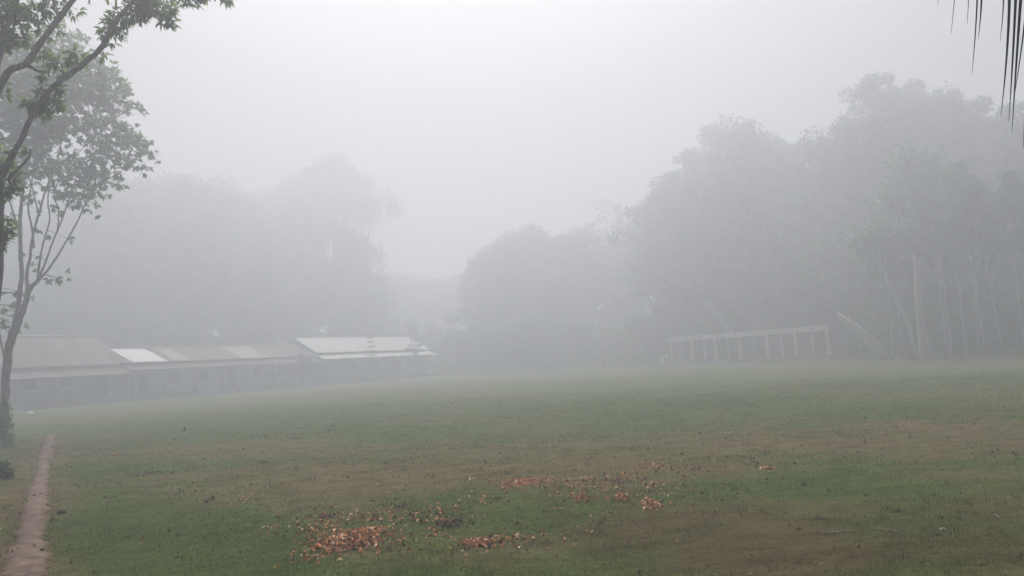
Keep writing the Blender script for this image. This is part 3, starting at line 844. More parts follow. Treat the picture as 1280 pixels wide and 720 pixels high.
# A: the nearer tree, its trunk just outside the frame
limbsA = [[(-46, 640, 44, 0), (-40, 560, 34, 0), (-26, 470, 30, 0), (-10, 370, 27, 0), (-5, 300, 26, 0), (-5, 240, 25, 0), (-12, 170, 23, 0), (-16, 120, 20, 0), (-12, 60, 16, 0), (-2, -20, 12, 0), (6, -120, 7, .4)],
          [(-6, 250, 17, 0), (6, 212, 13, -.1), (22, 183, 10, -.2), (40, 147, 9.5, -.2), (58, 118, 9.5, -.2), (80, 97, 11, -.2), (104, 80, 10.5, -.2), (128, 58, 9.5, -.3), (137, 38, 8.5, -.3), (155, 14, 8, -.3), (178, -10, 6, -.3), (215, -30, 4.5, -.3), (262, -28, 3, -.4)],
          [(-12, 128, 18, 0), (2, 104, 13, -.2), (12, 88, 12, -.3), (32, 80, 12, -.4), (50, 55, 11, -.4), (73, 24, 10, -.4), (98, -8, 9, -.4), (140, -60, 5, -.4)],
          [(-14, 110, 15, .1), (-2, 78, 10, .2), (8, 40, 9, .3), (20, -4, 8, .3), (34, -60, 5, .3)],
          [(10, 224, 6, -.1), (24, 210, 4.5, -.3), (36, 196, 3.5, -.4), (38, 186, 2, -.4)],
          [(-8, 330, 9, -.1), (4, 308, 6, -.3), (10, 285, 4, -.4)]]
clA = [(55, 130, 20, 1.2), (66, 112, 12, .7), (60, 88, 13, .7), (78, 84, 12, .7), (48, 70, 9, .6), (96, 68, 13, .8), (56, 64, 7, .5), (140, 42, 15, .9), (134, 30, 8, .6), (148, 24, 13, .9), (162, 14, 14, 1),
       (176, 4, 15, 1), (172, 20, 9, .7), (190, 6, 12, .9), (204, 12, 12, 1), (210, 24, 10, .9), (214, 6, 10, .9), (236, -2, 12, .9), (250, -12, 14, .9), (278, -4, 10, .8), (118, -6, 7, .6), (135, -6, 7, .6), (268, -16, 14, .8),
       (6, 205, 13, .9), (18, 226, 13, .9), (4, 236, 12, .9), (14, 190, 8, .6), (8, 288, 11, 1.0), (10, 274, 8, .8), (-8, 300, 14, .8),
       (8, 18, 24, .8), (40, 20, 22, .55), (66, 8, 18, .55), (30, 44, 16, .45), (4, 50, 18, .6), (60, 36, 12, .4), (90, 16, 10, .35), (-25, 40, 40, .6), (-30, 110, 36, .6), (-34, 190, 34, .6), (20, -40, 50, .5), (90, -45, 40, .5), (170, -35, 30, .6),
       (-45, -30, 60, .5), (130, 70, 4, .4), (36, 190, 4, .5)]
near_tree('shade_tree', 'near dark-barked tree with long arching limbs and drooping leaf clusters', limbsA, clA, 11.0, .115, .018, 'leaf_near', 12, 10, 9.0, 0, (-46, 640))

# B: the fork-trunked tree beyond it
limbsB = [[(3, 549, 24, 0), (5, 530, 20, 0), (6, 500, 18, 0), (8, 460, 18, 0), (12, 430, 19, 0), (19, 405, 14, 0), (24, 375, 11, .1), (27, 340, 9.5, .2), (25, 300, 9, .2), (26, 265, 8, .2), (29, 220, 7, .2), (24, 160, 5, .3), (20, 100, 3.5, .4)],
          [(15, 425, 16, 0), (24, 402, 12, -.1), (32, 378, 11, -.2), (37, 362, 11.5, -.2), (46, 352, 7.5, -.3), (58, 340, 5, -.4), (72, 320, 4.2, -.5), (86, 296, 4, -.6), (98, 275, 3.4, -.7), (112, 245, 3, -.7), (140, 210, 2, -.8)],
          [(36, 362, 10, -.2), (33, 348, 8, -.1), (37, 325, 6, 0), (41, 295, 5.5, .1), (50, 262, 5, .2), (58, 235, 4, .3), (72, 200, 3, .4), (80, 150, 2, .4)],
          [(46, 354, 7, -.3), (58, 325, 4.5, -.4), (66, 302, 4, -.5), (76, 278, 3.8, -.5), (84, 255, 3.4, -.5), (98, 215, 3, -.6), (120, 170, 2, -.6)],
          [(47, 350, 6, -.2), (50, 325, 4.5, -.2), (55, 300, 4, -.2), (62, 275, 3.5, -.1), (60, 250, 3, 0), (62, 210, 2.5, .1)],
          [(42, 310, 5, 0), (40, 285, 4.5, -.2), (35, 258, 4, -.3), (40, 225, 3, -.4), (44, 170, 2, -.4)],
          [(50, 270, 4, .1), (45, 255, 3.5, .1), (42, 240, 3, .2), (30, 200, 2, .4)],
          [(72, 288, 3.5, -.5), (73, 262, 3, -.4), (68, 240, 2.5, -.4), (90, 200, 2, -.5), (140, 150, 1.5, -.5)],
          [(10, 470, 6, 0), (2, 430, 4, .2), (-4, 390, 3, .3), (2, 360, 2, .3)],
          [(26, 300, 5, .2), (8, 240, 4, .4), (-20, 180, 3, .5)], [(30, 215, 5, .2), (60, 140, 4, .4), (88, 80, 3, .4)]]
clB = [(40, 120, 34, 1), (75, 110, 30, 1), (78, 62, 24, 1), (95, 52, 18, .9), (50, 70, 26, .9), (15, 90, 34, 1), (98, 92, 24, 1), (120, 92, 20, 1), (138, 92, 14, .9), (146, 100, 10, .8), (148, 120, 12, .8), (160, 126, 7, .8), (132, 118, 20, 1),
       (110, 125, 22, 1), (80, 150, 26, 1.1), (50, 165, 28, 1.1), (20, 160, 28, 1), (55, 205, 22, 1), (75, 200, 16, .9), (25, 205, 20, 1), (118, 168, 16, 1.0), (138, 160, 17, 1.1), (158, 165, 15, 1.1), (170, 178, 12, 1.1), (174, 190, 8, 1), (165, 205, 9, 1),
       (150, 190, 16, 1.1), (130, 190, 16, 1.1), (112, 205, 15, 1.1), (128, 222, 16, 1.1), (110, 232, 15, 1.0), (92, 228, 14, .9), (100, 248, 10, .8), (112, 262, 8, .8), (85, 246, 10, .6), (145, 212, 7, .7), (70, 232, 11, .6), (50, 232, 10, .5), (20, 240, 14, .7), (35, 252, 9, .5),
       (68, 345, 7, .6), (72, 352, 5, .6), (52, 318, 6, .5), (55, 334, 5, .5), (-20, 130, 50, .8), (-30, 200, 40, .8), (-20, 60, 40, .7), (70, 295, 7, .6), (82, 268, 7, .5), (22, 285, 8, .5), (4, 385, 12, .9), (8, 366, 8, .8), (0, 405, 10, .8), (4, 425, 6, .6)]
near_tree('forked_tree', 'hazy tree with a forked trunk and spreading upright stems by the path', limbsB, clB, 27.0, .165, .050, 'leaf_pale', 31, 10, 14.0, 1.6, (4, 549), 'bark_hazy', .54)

# low shrub and saplings at the foot of the forked tree
def shrub(name, label, px, py, rpx, mat, seed, hf=1.0, n=260, ln=.10):
    b = ground_at(px, py); s = rpx / FPX * b.y
    o = thing(name, label, 'shrub', (b.x, b.y, float(H(b.x, b.y))))
    rs = np.random.RandomState(seed)
    d = rnd_dirs(rs, n); d[:, 2] = np.abs(d[:, 2])
    pos = d * (s * rs.uniform(.4, 1, n) ** .5)[:, None] * np.array([1, 1, hf * 1.5])
    pr = [rosette(rs, pos[i], d[i], 6, ln, ln * .24, .9) for i in range(n)]
    A = [np.concatenate([p[i] for p in pr]) for i in range(5)]
    V_, F_ = near_leaf(*A)
    V_[:, 2] = np.maximum(V_[:, 2], .01)
    mb = MB()
    for i in range(0, n, 12):
        q = Vector(pos[i]); mb.tube([(q.x * .1, q.y * .1, -.05), (q.x * .6, q.y * .6, q.z * .5), tuple(q)], [.012, .009, .005], 4)
    mb.build('stem', M['bark_near'], o)
    link('foliage', fast_mesh('foliage', V_, F_), M[mat], o)
shrub('low_shrub', 'low dark green shrub at the foot of the near tree beside the path', -4, 601, 15, 'leaf_shrub', 61, .85)
shrub('climbing_shrub', 'ragged leafy shrub growing up against the forked trunk', 6, 556, 9, 'leaf_near', 63, 4.2, 160)

# ---------------------------------------------------------------- palm beside the camera
def palm():
    base = Vector((3.9, 2.2, 0)); base.z = float(H(base.x, base.y))
    o = thing('palm_tree', 'dark palm whose drooping leaf tips hang in from above', 'palm', base)
    mb = MB(); rng = random.Random(5); pts, rad = [], []
    for i in range(25):
        u = i / 24
        pts.append((.12 * math.sin(u * 2), 0, -.15 + 3.35 * u)); rad.append(.15 - .05 * u + (.06 if i < 2 else 0) + (.012 if i % 2 else 0))
    mb.tube(pts, rad, 12, .03, rng); mb.build('trunk', M['bark_near'], o, True)
    crown = Vector(pts[-1])
    def ribbon(P, W):
        V_, F_ = [], []
        n = len(P)
        for i, p in enumerate(P):
            t = (P[min(i + 1, n - 1)] - P[max(i - 1, 0)]).normalized()
            s = t.cross(Vector((.2, 1, .1))).normalized(); nn = s.cross(t)
            w = W * (1 - (i / (n - 1)) ** 2.2) * min(1, .5 + i * .3) + .0006
            V_ += [p - s * w + nn * w * .5, p, p + s * w + nn * w * .5]
        for i in range(n - 1):
            F_ += [(i * 3, i * 3 + 1, i * 3 + 4, i * 3 + 3), (i * 3 + 1, i * 3 + 2, i * 3 + 5, i * 3 + 4)]
        return V_, F_
    # the frond whose tips show
    RA = [crown, at(1395, -250, 2.55) - base, at(1325, -190, 2.6) - base, at(1255, -130, 2.65) - base, at(1195, -95, 2.7) - base]
    mb = MB(); mb.tube(RA, [.022, .016, .012, .008, .004], 6, .03, rng)
    fr = mb.build('frond', M['leaf_palm'], o, True)
    def ra(u):
        i = min(int(u * 4), 3); return RA[i].lerp(RA[i + 1], u * 4 - i)
    tips = [((1197, 2), (1189, 42), .97, 1.2, .2), ((1214, 6), (1209, 30), .93, 1.4, .3), ((1232, 6), (1223, 48), .90, 4.0, 0), ((1223, 50), (1215, 92), .88, 2.2, .05), ((1260, 8), (1250, 52), .80, 2.6, .1), ((1268, 30), (1251, 146), .74, 4.2, 0),
            ((1273, 40), (1261, 152), .68, 4.0, .05), ((1276, 60), (1265, 165), .63, 4.4, 0), ((1282, 60), (1268, 120), .60, 3.2, .1), ((1290, 60), (1279, 186), .55, 4.2, 0), ((1298, 60), (1288, 180), .50, 4.2, 0), ((1310, 70), (1299, 200), .45, 4.2, 0),
            ((1325, 60), (1318, 190), .40, 4.2, 0), ((1340, 60), (1332, 170), .35, 4.2, 0), ((1180, -20), (1172, 8), 1.0, 1.0, .2)]
    for a, b, u, w, dy in tips:
        p0 = ra(u); p2 = at(*a, 2.62 + dy) - base; p3 = at(*b, 2.62 + dy) - base
        tm = max(.35, min(.75, (p2 - p0).length / ((p2 - p0).length + (p3 - p2).length)))
        p1 = (p2 - p0 * (1 - tm) ** 2 - p3 * tm ** 2) / (2 * tm * (1 - tm))
        p1 = p1.lerp(p0.lerp(p3, .5), .25) + Vector((-.015, 0, .03))
        P = [p0.lerp(p1, i / 18).lerp(p1.lerp(p3, i / 18), i / 18) for i in range(19)]
        V_, F_ = ribbon(P, w * .5 * 2.62 / FPX)
        m = bpy.data.meshes.new('leaflet'); m.from_pydata(V_, [], F_); m.update()
        link('leaflet', m, M['leaf_palm'], fr)
    # the other fronds, wholly out of the picture, one mesh each
    for k, an in enumerate((-70, -20, 25, 70, 125)):
        d = Vector((math.cos(R(an)), math.sin(R(an)), 0)); mb = MB(); RR = []
        for i in range(9):
            u = i / 8; RR.append(crown + d * (1.9 * u) + Vector((0, 0, .9 * u - 1.5 * u * u)))
        mb.tube(RR, [.022 - .002 * i for i in range(9)], 5)
        for i in range(2, 44):
            u = i / 44; j = min(int(u * 8), 7); p = RR[j].lerp(RR[j + 1], u * 8 - j)
            for sd in (-1, 1):
                s = d.cross(Vector((0, 0, 1))) * sd
                P = [p + (s * .35 + d * .25) * t * .8 + Vector((0, 0, -.65 * t * t)) for t in np.linspace(0, 1, 6)]
                mb.add(*ribbon(P, .011))
        mb.build('frond', M['leaf_palm'], o)
palm()

# ================================================================ BUILDINGS
P0, P1 = ground_at(25, 514), ground_at(540, 470.5)
U = (P1 - P0).normalized(); NRM = Vector((-U.y, U.x, 0))
if NRM.y < 0: NRM = -NRM
ROW_RZ = math.atan2(U.y, U.x)
def on_row(px):
    d = ray(px, horizon_y(px)); d = Vector((d.x, d.y, 0))
    den = d.x * U.y - d.y * U.x
    s = (d.x * -P0.y + d.y * P0.x) / den if abs(den) > 1e-9 else 0
    s = (P0.y * d.x - P0.x * d.y) / (U.x * d.y - U.y * d.x)
    return s

def sheet_mesh(w, l):
    """one corrugated sheet lying in x (across) and y (up the slope), 8 mm thick"""
    n = 12; V_, F_ = [], []
    for j, y in enumerate((0, l)):
        for k in range(n + 1):
            x = w * k / n; z = .018 * (1 if k % 2 else -1)
            V_ += [(x, y, z), (x, y, z - .008)]
    m = 2 * (n + 1)
    for k in range(n):
        a = 2 * k
        F_ += [(a, a + 2, m + a + 2, m + a), (a + 1, m + a + 1, m + a + 3, a + 3), (a, a + 1, a + 3, a + 2), (m + a, m + a + 2, m + a + 3, m + a + 1)]
    me = bpy.data.meshes.new('roof_sheet'); me.from_pydata(V_, [], F_); me.update()
    return me

def tin_house(name, label, s0, s1, depth, eave, ver_top, wall_top, ridge, plinth, wall_mat, bay, tones, ver_tones, windows, ver_depth=1.7, seed=1, post_mat='timber'):
    """local x along the row, y away from the field; veranda to the field under a lower skirt of roof"""
    rng = random.Random(seed)
    L = s1 - s0; b = P0 + U * s0
    o = thing(name, label, 'building', (b.x, b.y, 0), ROW_RZ)
    MB().box(-.3, L + .3, -.1, depth + .2, -.3, plinth).build('plinth', M['concrete_dark'], o)
    fy = ver_depth
    # front wall with real openings: pieces around each opening
    nb = max(1, round(L / bay)); bw = L / nb
    mb = MB(); z0 = plinth + .002
    ops = []
    for i in range(nb):
        c = (i + .5) * bw; kind = windows[i % len(windows)]
        if kind == 'w': ops.append((c - .62, c + .62, z0 + .85, min(z0 + 1.95, wall_top - .25), 'w'))
        elif kind == 'd': ops.append((c - .5, c + .5, z0, min(z0 + 2.0, wall_top - .2), 'd'))
    x = 0
    for a, c, zb, zt, kd in ops:
        mb.box(x, a, fy, fy + .22, z0, wall_top)
        if kd == 'w': mb.box(a, c, fy, fy + .22, z0, zb)
        mb.box(a, c, fy, fy + .22, zt, wall_top)
        x = c
    mb.box(x, L, fy, fy + .22, z0, wall_top)
    mb.build('front_wall', M[wall_mat], o)
    MB().box(0, L, depth - .22, depth, z0, wall_top).build('back_wall', M[wall_mat], o)
    ry = (fy + depth) / 2
    for xa in (0, L - .22):
        mb = MB()
        mb.add([(xa, fy + .222, z0), (xa, depth - .222, z0), (xa, depth - .222, wall_top), (xa, ry, ridge - .1), (xa, fy + .222, wall_top),
                (xa + .22, fy + .222, z0), (xa + .22, depth - .222, z0), (xa + .22, depth - .222, wall_top), (xa + .22, ry, ridge - .1), (xa + .22, fy + .222, wall_top)],
               [(0, 1, 2, 3, 4), (9, 8, 7, 6, 5), (0, 5, 6, 1), (1, 6, 7, 2), (2, 7, 8, 3), (3, 8, 9, 4), (4, 9, 5, 0)])
        mb.build('gable_wall', M[wall_mat], o)
    for a, c, zb, zt, kd in ops:
        if kd == 'w':
            w = MB().box(a, c, fy + .06, fy + .12, zb, zb + .07).box(a, c, fy + .06, fy + .12, zt - .07, zt).box(a, a + .07, fy + .06, fy + .12, zb + .07, zt - .07).box(c - .07, c, fy + .06, fy + .12, zb + .07, zt - .07).build('window', M['timber'], o)
            cx = (a + c) / 2
            for sd in (0, 1):
                xa = a + .072 if sd == 0 else cx + .01; xb = cx - .01 if sd == 0 else c - .072
                MB().box(xa, xb, fy + .075, fy + .105, zb + .072, zt - .072).build('shutter', M['shutter'], w)
            MB().box(a - .08, c + .08, fy - .07, fy - .002, zb - .08, zb - .01).build('sill', M['concrete'], w)
        else:
            w = MB().box(a + .01, c - .01, fy + .08, fy + .13, zb + .01, zt - .01).build('door', M['shutter'], o)
            MB().box(c - .16, c - .12, fy + .03, fy + .078, zb + .95, zb + 1.1).build('handle', M['timber'], w)
    # veranda posts and eave beam
    for i in range(nb + 1):
        x = .08 + (L - .16) * i / nb
        MB().box(x - .07, x + .07, .12, .26, z0, eave - .03).build('post', M[post_mat], o)
    MB().box(-.1, L + .1, .10, .28, eave - .028, eave + .06).build('eave_beam', M['timber'], o)
    # roof sheets
    def rows(y0, zz0, y1, zz1, tone, n_name):
        l = math.hypot(y1 - y0, zz1 - zz0); ang = math.atan2(zz1 - zz0, y1 - y0)
        n = max(2, round((L + .6) / .86)); w = (L + .6) / n; me = sheet_mesh(w * .985, l); cache = {}
        for i in range(n):
            tn = tone(i / n, rng)
            if tn not in cache:
                q = me.copy(); q.materials.append(M[tn]); cache[tn] = q
            s = link('roof_sheet', cache[tn], None, o)
            s.location = (-.3 + w * i, y0, zz0 + rng.uniform(-.006, .012)); s.rotation_euler = (ang, 0, rng.uniform(-.006, .006))
    rows(-.28, eave + .02, fy + .15, ver_top, ver_tones, 'skirt')
    rows(fy - .35, wall_top + .02, ry, ridge, tones, 'front')
    mb = MB(); mb.add([(-.3, ry + .02, ridge), (L + .3, ry + .02, ridge), (L + .3, depth + .35, wall_top - .1), (-.3, depth + .35, wall_top - .1),
                       (-.3, ry + .02, ridge - .03), (L + .3, ry + .02, ridge - .03), (L + .3, depth + .35, wall_top - .13), (-.3, depth + .35, wall_top - .13)],
                      [(0, 1, 2, 3), (7, 6, 5, 4), (0, 4, 5, 1), (1, 5, 6, 2), (2, 6, 7, 3), (3, 7, 4, 0)])
    mb.build('rear_roof', M['tin_dull'], o)
    MB().prism([(-.16, 0), (0, .06), (.16, 0), (.16, .02), (0, .09), (-.16, .02)], -.3, L + .3)
    mb = MB(); pr = [(ry - .18, ridge - .02), (ry, ridge + .06), (ry + .18, ridge - .02), (ry + .18, ridge + .01), (ry, ridge + .09), (ry - .18, ridge + .01)]
    Vv = [(-.32, y, z) for y, z in pr] + [(L + .32, y, z) for y, z in pr]
    mb.add(Vv, [(0, 1, 4, 5), (1, 2, 3, 4), (11, 10, 7, 6), (10, 9, 8, 7), (0, 6, 7, 1), (1, 7, 8, 2), (2, 8, 9, 3), (3, 9, 10, 4), (4, 10, 11, 5), (5, 11, 6, 0)])
    mb.build('ridge_cap', M['tin_rust_pale'], o)
    return o

sA0, sA1 = on_row(18), on_row(160)
sB0, sB1 = on_row(166), on_row(400)
sC0, sC1 = on_row(408), on_row(544)
tin_house('rusted_roof_building', 'long low building with a big rusty tin roof and small dark windows', sA0, sA1, 8.5, 2.42, 3.2, 3.3, 6.0, .66, 'limewash_dull', 3.0,
          lambda u, r: r.choice(['tin_rust', 'tin_rust', 'tin_rust_pale']), lambda u, r: 'tin_rust', ['w', 'w', 'd'], seed=3, ver_depth=1.2)
def toneB(u, r):
    if .03 < u < .155: return 'tin_new'
    if u < .19: return 'tin_rust'
    if u < .27: return 'tin_dull'
    if u < .52: return 'tin_rust_pale'
    if u < .7: return 'tin_dull'
    return 'tin_rust_pale'
tin_house('patched_roof_building', 'low building with a patched tin roof of bright and rusty sheets', sB0, sB1, 7.5, 2.68, 3.27, 3.38, 4.8, .44, 'limewash_dull', 3.2,
          toneB, lambda u, r: 'tin_rust', ['d', 'w', 'w'], seed=5, ver_depth=1.0)
tin_house('green_walled_building', 'green walled house under a long pale grey tin roof', sC0, sC1, 8.0, 2.92, 3.55, 3.7, 5.7, .48, 'green_wall', 4.0,
          lambda u, r: 'tin_grey', lambda u, r: 'tin_grey', ['w', 'd', 'w'], seed=9, ver_depth=1.4)
# the long open shed
A0, A1 = ground_at(1038, 448), ground_at(838, 455)
# keep its real height: far end pushed out so that it recedes
A1 = Vector((A1.x, A1.y, 0))
def shed():
    d = (A0 - A1); L = d.length; u = d.normalized(); rz = math.atan2(u.y, u.x)
    o = thing('open_shed', 'long open-fronted shed with white posts and a pale concrete roof beam', 'shed', (A1.x, A1.y, 0), rz)
    Hh = at(1036, 406, A0.y).z
    beam = .52; dep = 4.2
    MB().box(-.3, L + .3, -.4, dep + .3, -.3, .28).build('plinth', M['concrete_dark'], o)
    nb = 6
    for i in range(nb + 1):
        x = .15 + (L - .3) * i / nb
        MB().box(x - .15, x + .15, 0, .3, .282, Hh - beam).build('post', M['concrete'], o)
        if i < nb:
            xm = x + (L - .3) / nb * .52
            MB().box(xm - .06, xm + .06, .06, .18, .282, Hh - beam).build('thin_post', M['cloth'] if i in (1, 5, 4) else M['limewash'], o)
            if True:
                MB().box(x + .152, xm - .062, .08, .2, .282, .98 if i >= 3 else .72).build('half_wall', M['brick'], o)
                MB().box(xm + .062, x + (L - .3) / nb - .152, .08, .2, .282, .98 if i >= 3 else .72).build('half_wall', M['brick'], o)
    MB().box(-.1, L + .1, -.05, .35, Hh - beam + .002, Hh).build('front_beam', M['concrete'], o)
    MB().box(-.2, L + .2, .352, dep + .2, Hh - .2, Hh - .05).build('roof_slab', M['concrete_dark'], o)
    MB().box(0, L, dep - .25, dep, .282, Hh - .202).build('back_wall', M['brick'], o)
    for xa in (0.0, L - .25):
        MB().box(xa, xa + .25, .302, dep - .252, .282, Hh - .202).build('end_wall', M['brick'], o)
    return o
shed()

# brick hut beyond the near end of the shed
def hut():
    b = ground_at(1046, 447); a = math.atan2((A0 - A1).y, (A0 - A1).x)
    b = b + Vector((.3, 2.2, 0))
    o = thing('brick_hut', 'low brown brick hut with a thatched roof beside the open shed', 'hut', (b.x, b.y, 0), a * .4)
    W, D, e, r = 4.4, 3.4, 1.7, 2.9
    MB().box(0, W, 0, .2, -.2, e).build('wall', M['brick'], o)
    MB().box(0, W, D - .2, D, -.2, e).build('wall', M['brick'], o)
    for xa in (0, W - .2):
        mb = MB(); mb.add([(xa, .202, -.2), (xa, D - .202, -.2), (xa, D - .202, e), (xa, D / 2, r - .15), (xa, .202, e), (xa + .2, .202, -.2), (xa + .2, D - .202, -.2), (xa + .2, D - .202, e), (xa + .2, D / 2, r - .15), (xa + .2, .202, e)],
                          [(0, 1, 2, 3, 4), (9, 8, 7, 6, 5), (0, 5, 6, 1), (1, 6, 7, 2), (2, 7, 8, 3), (3, 8, 9, 4), (4, 9, 5, 0)])
        mb.build('gable_wall', M['brick'], o)
    for sd in (0, 1):
        y0, y1 = (-.45, D / 2) if sd == 0 else (D + .45, D / 2)
        mb = MB(); n = 14; rng = random.Random(3 + sd); Vv = []
        for i in range(n + 1):
            x = -.4 + (W + .8) * i / n; j = rng.uniform(-.06, .06)
            Vv += [(x, y0 + j, e - .22 + j), (x, y1, r + rng.uniform(-.03, .03)), (x, y1, r - .2), (x, y0 + j, e - .38 + j)]
        F_ = []
        for i in range(n):
            a0, b0 = 4 * i, 4 * i + 4
            F_ += [(a0 + k, a0 + (k + 1) % 4, b0 + (k + 1) % 4, b0 + k) for k in range(4)]
        F_ += [(3, 2, 1, 0), (4 * n, 4 * n + 1, 4 * n + 2, 4 * n + 3)]
        mb.add(Vv, F_); mb.build('thatch_roof', M['thatch'], o)
    MB().box(1.8, 2.6, -.03, -.002, -.1, 1.5).build('door', M['shutter'], o)
hut()

# ================================================================ PERSON bending beside the shed
def person():
    b = ground_at(829, 457.6); b.z = float(H(b.x, b.y))
    o = thing('person', 'person in white clothes bending down at the end of the open shed', 'person', b, R(8))
    S = 1.0
    J = {'hip': (0, 0, .93, .135), 'waist': (.16, 0, 1.05, .125), 'chest': (.38, 0, 1.04, .135), 'neckb': (.54, 0, .97, .085), 'neck': (.62, 0, .91, .055), 'head': (.71, 0, .84, .10), 'crown': (.77, 0, .77, .075)}
    E = [('hip', 'waist'), ('waist', 'chest'), ('chest', 'neckb'), ('neckb', 'neck'), ('neck', 'head'), ('head', 'crown')]
    for s, n in ((1, 'l'), (-1, 'r')):
        sx = .04 * s
        J.update({n + 'hipj': (-.02, .10 * s, .90, .105), n + 'knee': (.02 + sx, .13 * s, .49, .075), n + 'calf': (-.05 + sx, .13 * s, .30, .07), n + 'ankle': (-.06 + sx, .13 * s, .09, .045), n + 'foot': (.05 + sx, .14 * s, .035, .04), n + 'toe': (.15 + sx, .15 * s, .025, .03),
                  n + 'sho': (.48, .17 * s, .98, .075), n + 'elb': (.52, .21 * s, .70, .048), n + 'wri': (.58 + sx, .17 * s, .46, .032), n + 'palm': (.60 + sx, .16 * s, .38, .034)})
        E += [('hip', n + 'hipj'), (n + 'hipj', n + 'knee'), (n + 'knee', n + 'calf'), (n + 'calf', n + 'ankle'), (n + 'ankle', n + 'foot'), (n + 'foot', n + 'toe'),
              ('neckb', n + 'sho'), (n + 'sho', n + 'elb'), (n + 'elb', n + 'wri'), (n + 'wri', n + 'palm')]
        for f in range(5):
            y = .16 * s + (f - 2) * .016; k = f'{n}f{f}'
            if f == (4 if s < 0 else 0) or False: pass
            ln = (.06, .08, .085, .08, .065)[f]
            J[k] = (.605 + sx + .004 * f, y, .38 - ln * .55, .009); J[k + 't'] = (.60 + sx, y, .38 - ln, .008)
            E += [(n + 'palm', k), (k, k + 't')]
    names = list(J); me = bpy.data.meshes.new('body')
    me.from_pydata([J[n][:3] for n in names], [(names.index(a), names.index(c)) for a, c in E], [])
    ob = bpy.data.objects.new('body', me); col.objects.link(ob)
    sk = ob.modifiers.new('skin', 'SKIN'); sk.use_smooth_shade = True
    for i, n in enumerate(names):
        v = me.skin_vertices[0].data[i]; v.radius = (J[n][3], J[n][3]); v.use_root = (n == 'hip')
    ob.modifiers.new('sub', 'SUBSURF').levels = 1
    dg = bpy.context.evaluated_depsgraph_get()
    m2 = bpy.data.meshes.new_from_object(ob.evaluated_get(dg))
    bpy.data.objects.remove(ob); m2.name = 'body'
    m2.materials.clear(); m2.materials.append(M['cloth']); m2.materials.append(M['skin'])
    for p in m2.polygons:
        c = p.center; p.use_smooth = True
        p.material_index = 1 if (c.z < .11 or (c.x > .57 and c.z < .93) or (c.x > .49 and c.z < .62)) else 0
    body = link('body', m2, None, o)
    mb = MB(); c = Vector((.735, 0, .82)); rng = random.Random(2); Vv = []
    for i in range(7):
        for k in range(12):
            th = math.pi * .5 * i / 6; ph = 2 * math.pi * k / 12
            d = Vector((math.sin(th) * math.cos(ph), math.sin(th) * math.sin(ph), math.cos(th)))
            d.rotate(Matrix.Rotation(R(70), 3, 'Y'))
            Vv.append(c + Vector((d.x, d.y, d.z)) * (.118 + rng.uniform(-.004, .006)))
    mb.add(Vv, [(i * 12 + k, i * 12 + (k + 1) % 12, (i + 1) * 12 + (k + 1) % 12, (i + 1) * 12 + k) for i in range(6) for k in range(12)])
    mb.build('hair', M['hair'], o, True)
    # wrap cloth from the waist to the shins
    mb = MB(); Vv = []; lv = [(-.0, .98, .17, .20), (-.02, .80, .17, .22), (-.01, .6, .16, .23), (-.03, .42, .17, .25), (-.05, .26, .19, .27)]
    for x, z, a, bb in lv:
        for k in range(20):
            an = 2 * math.pi * k / 20; w = 1 + .06 * math.sin(an * 6) * (1 - z)
            Vv.append((x + a * math.cos(an) * w, bb * math.sin(an) * w, z))
    mb.add(Vv, [(i * 20 + k, i * 20 + (k + 1) % 20, (i + 1) * 20 + (k + 1) % 20, (i + 1) * 20 + k) for i in range(4) for k in range(20)])
    mb.build('wrap_skirt', M['cloth'], o, True)
person()

# ================================================================ FALLEN LEAVES AND LITTER
PAL = {'red': [(.34, .135, .06), (.41, .19, .09), (.22, .085, .042), (.54, .38, .26), (.45, .175, .07), (.15, .068, .038), (.29, .12, .055)],
       'tan': [(.52, .29, .15), (.60, .41, .25), (.33, .16, .085), (.28, .12, .06)],
       'pale': [(.50, .41, .29), (.44, .33, .22), (.36, .25, .15), (.24, .16, .10)],
       'dark': [(.07, .045, .03), (.12, .07, .045), (.04, .03, .022), (.18, .10, .065)],
       'olive': [(.10, .09, .05), (.15, .12, .07), (.07, .06, .04)]}
def leaf_batch(rs, x, y, z, size, pal, tilt):
    n = len(x)
    a = rs.uniform(0, 2 * math.pi, n)
    D = unit(np.stack([np.cos(a), np.sin(a), rs.normal(0, tilt, n)], 1))
    Nn = unit(np.array([[0, 0, 1.]]) + rs.normal(0, tilt, (n, 3)))
    Lr = size * rs.uniform(.4, 1.5, n)
    C = np.stack([x, y, z], 1) - D * Lr[:, None] * .5
    V_, F_ = leaf_faces(C, D, Nn, Lr, Lr * rs.uniform(.2, .34, n), .9)
    p = np.array(PAL[pal])[rs.randint(0, len(PAL[pal]), n)] * rs.uniform(.4, 1.15, (n, 1))
    return V_, F_, np.repeat(np.concatenate([p, np.ones((n, 1))], 1), 4, 0)

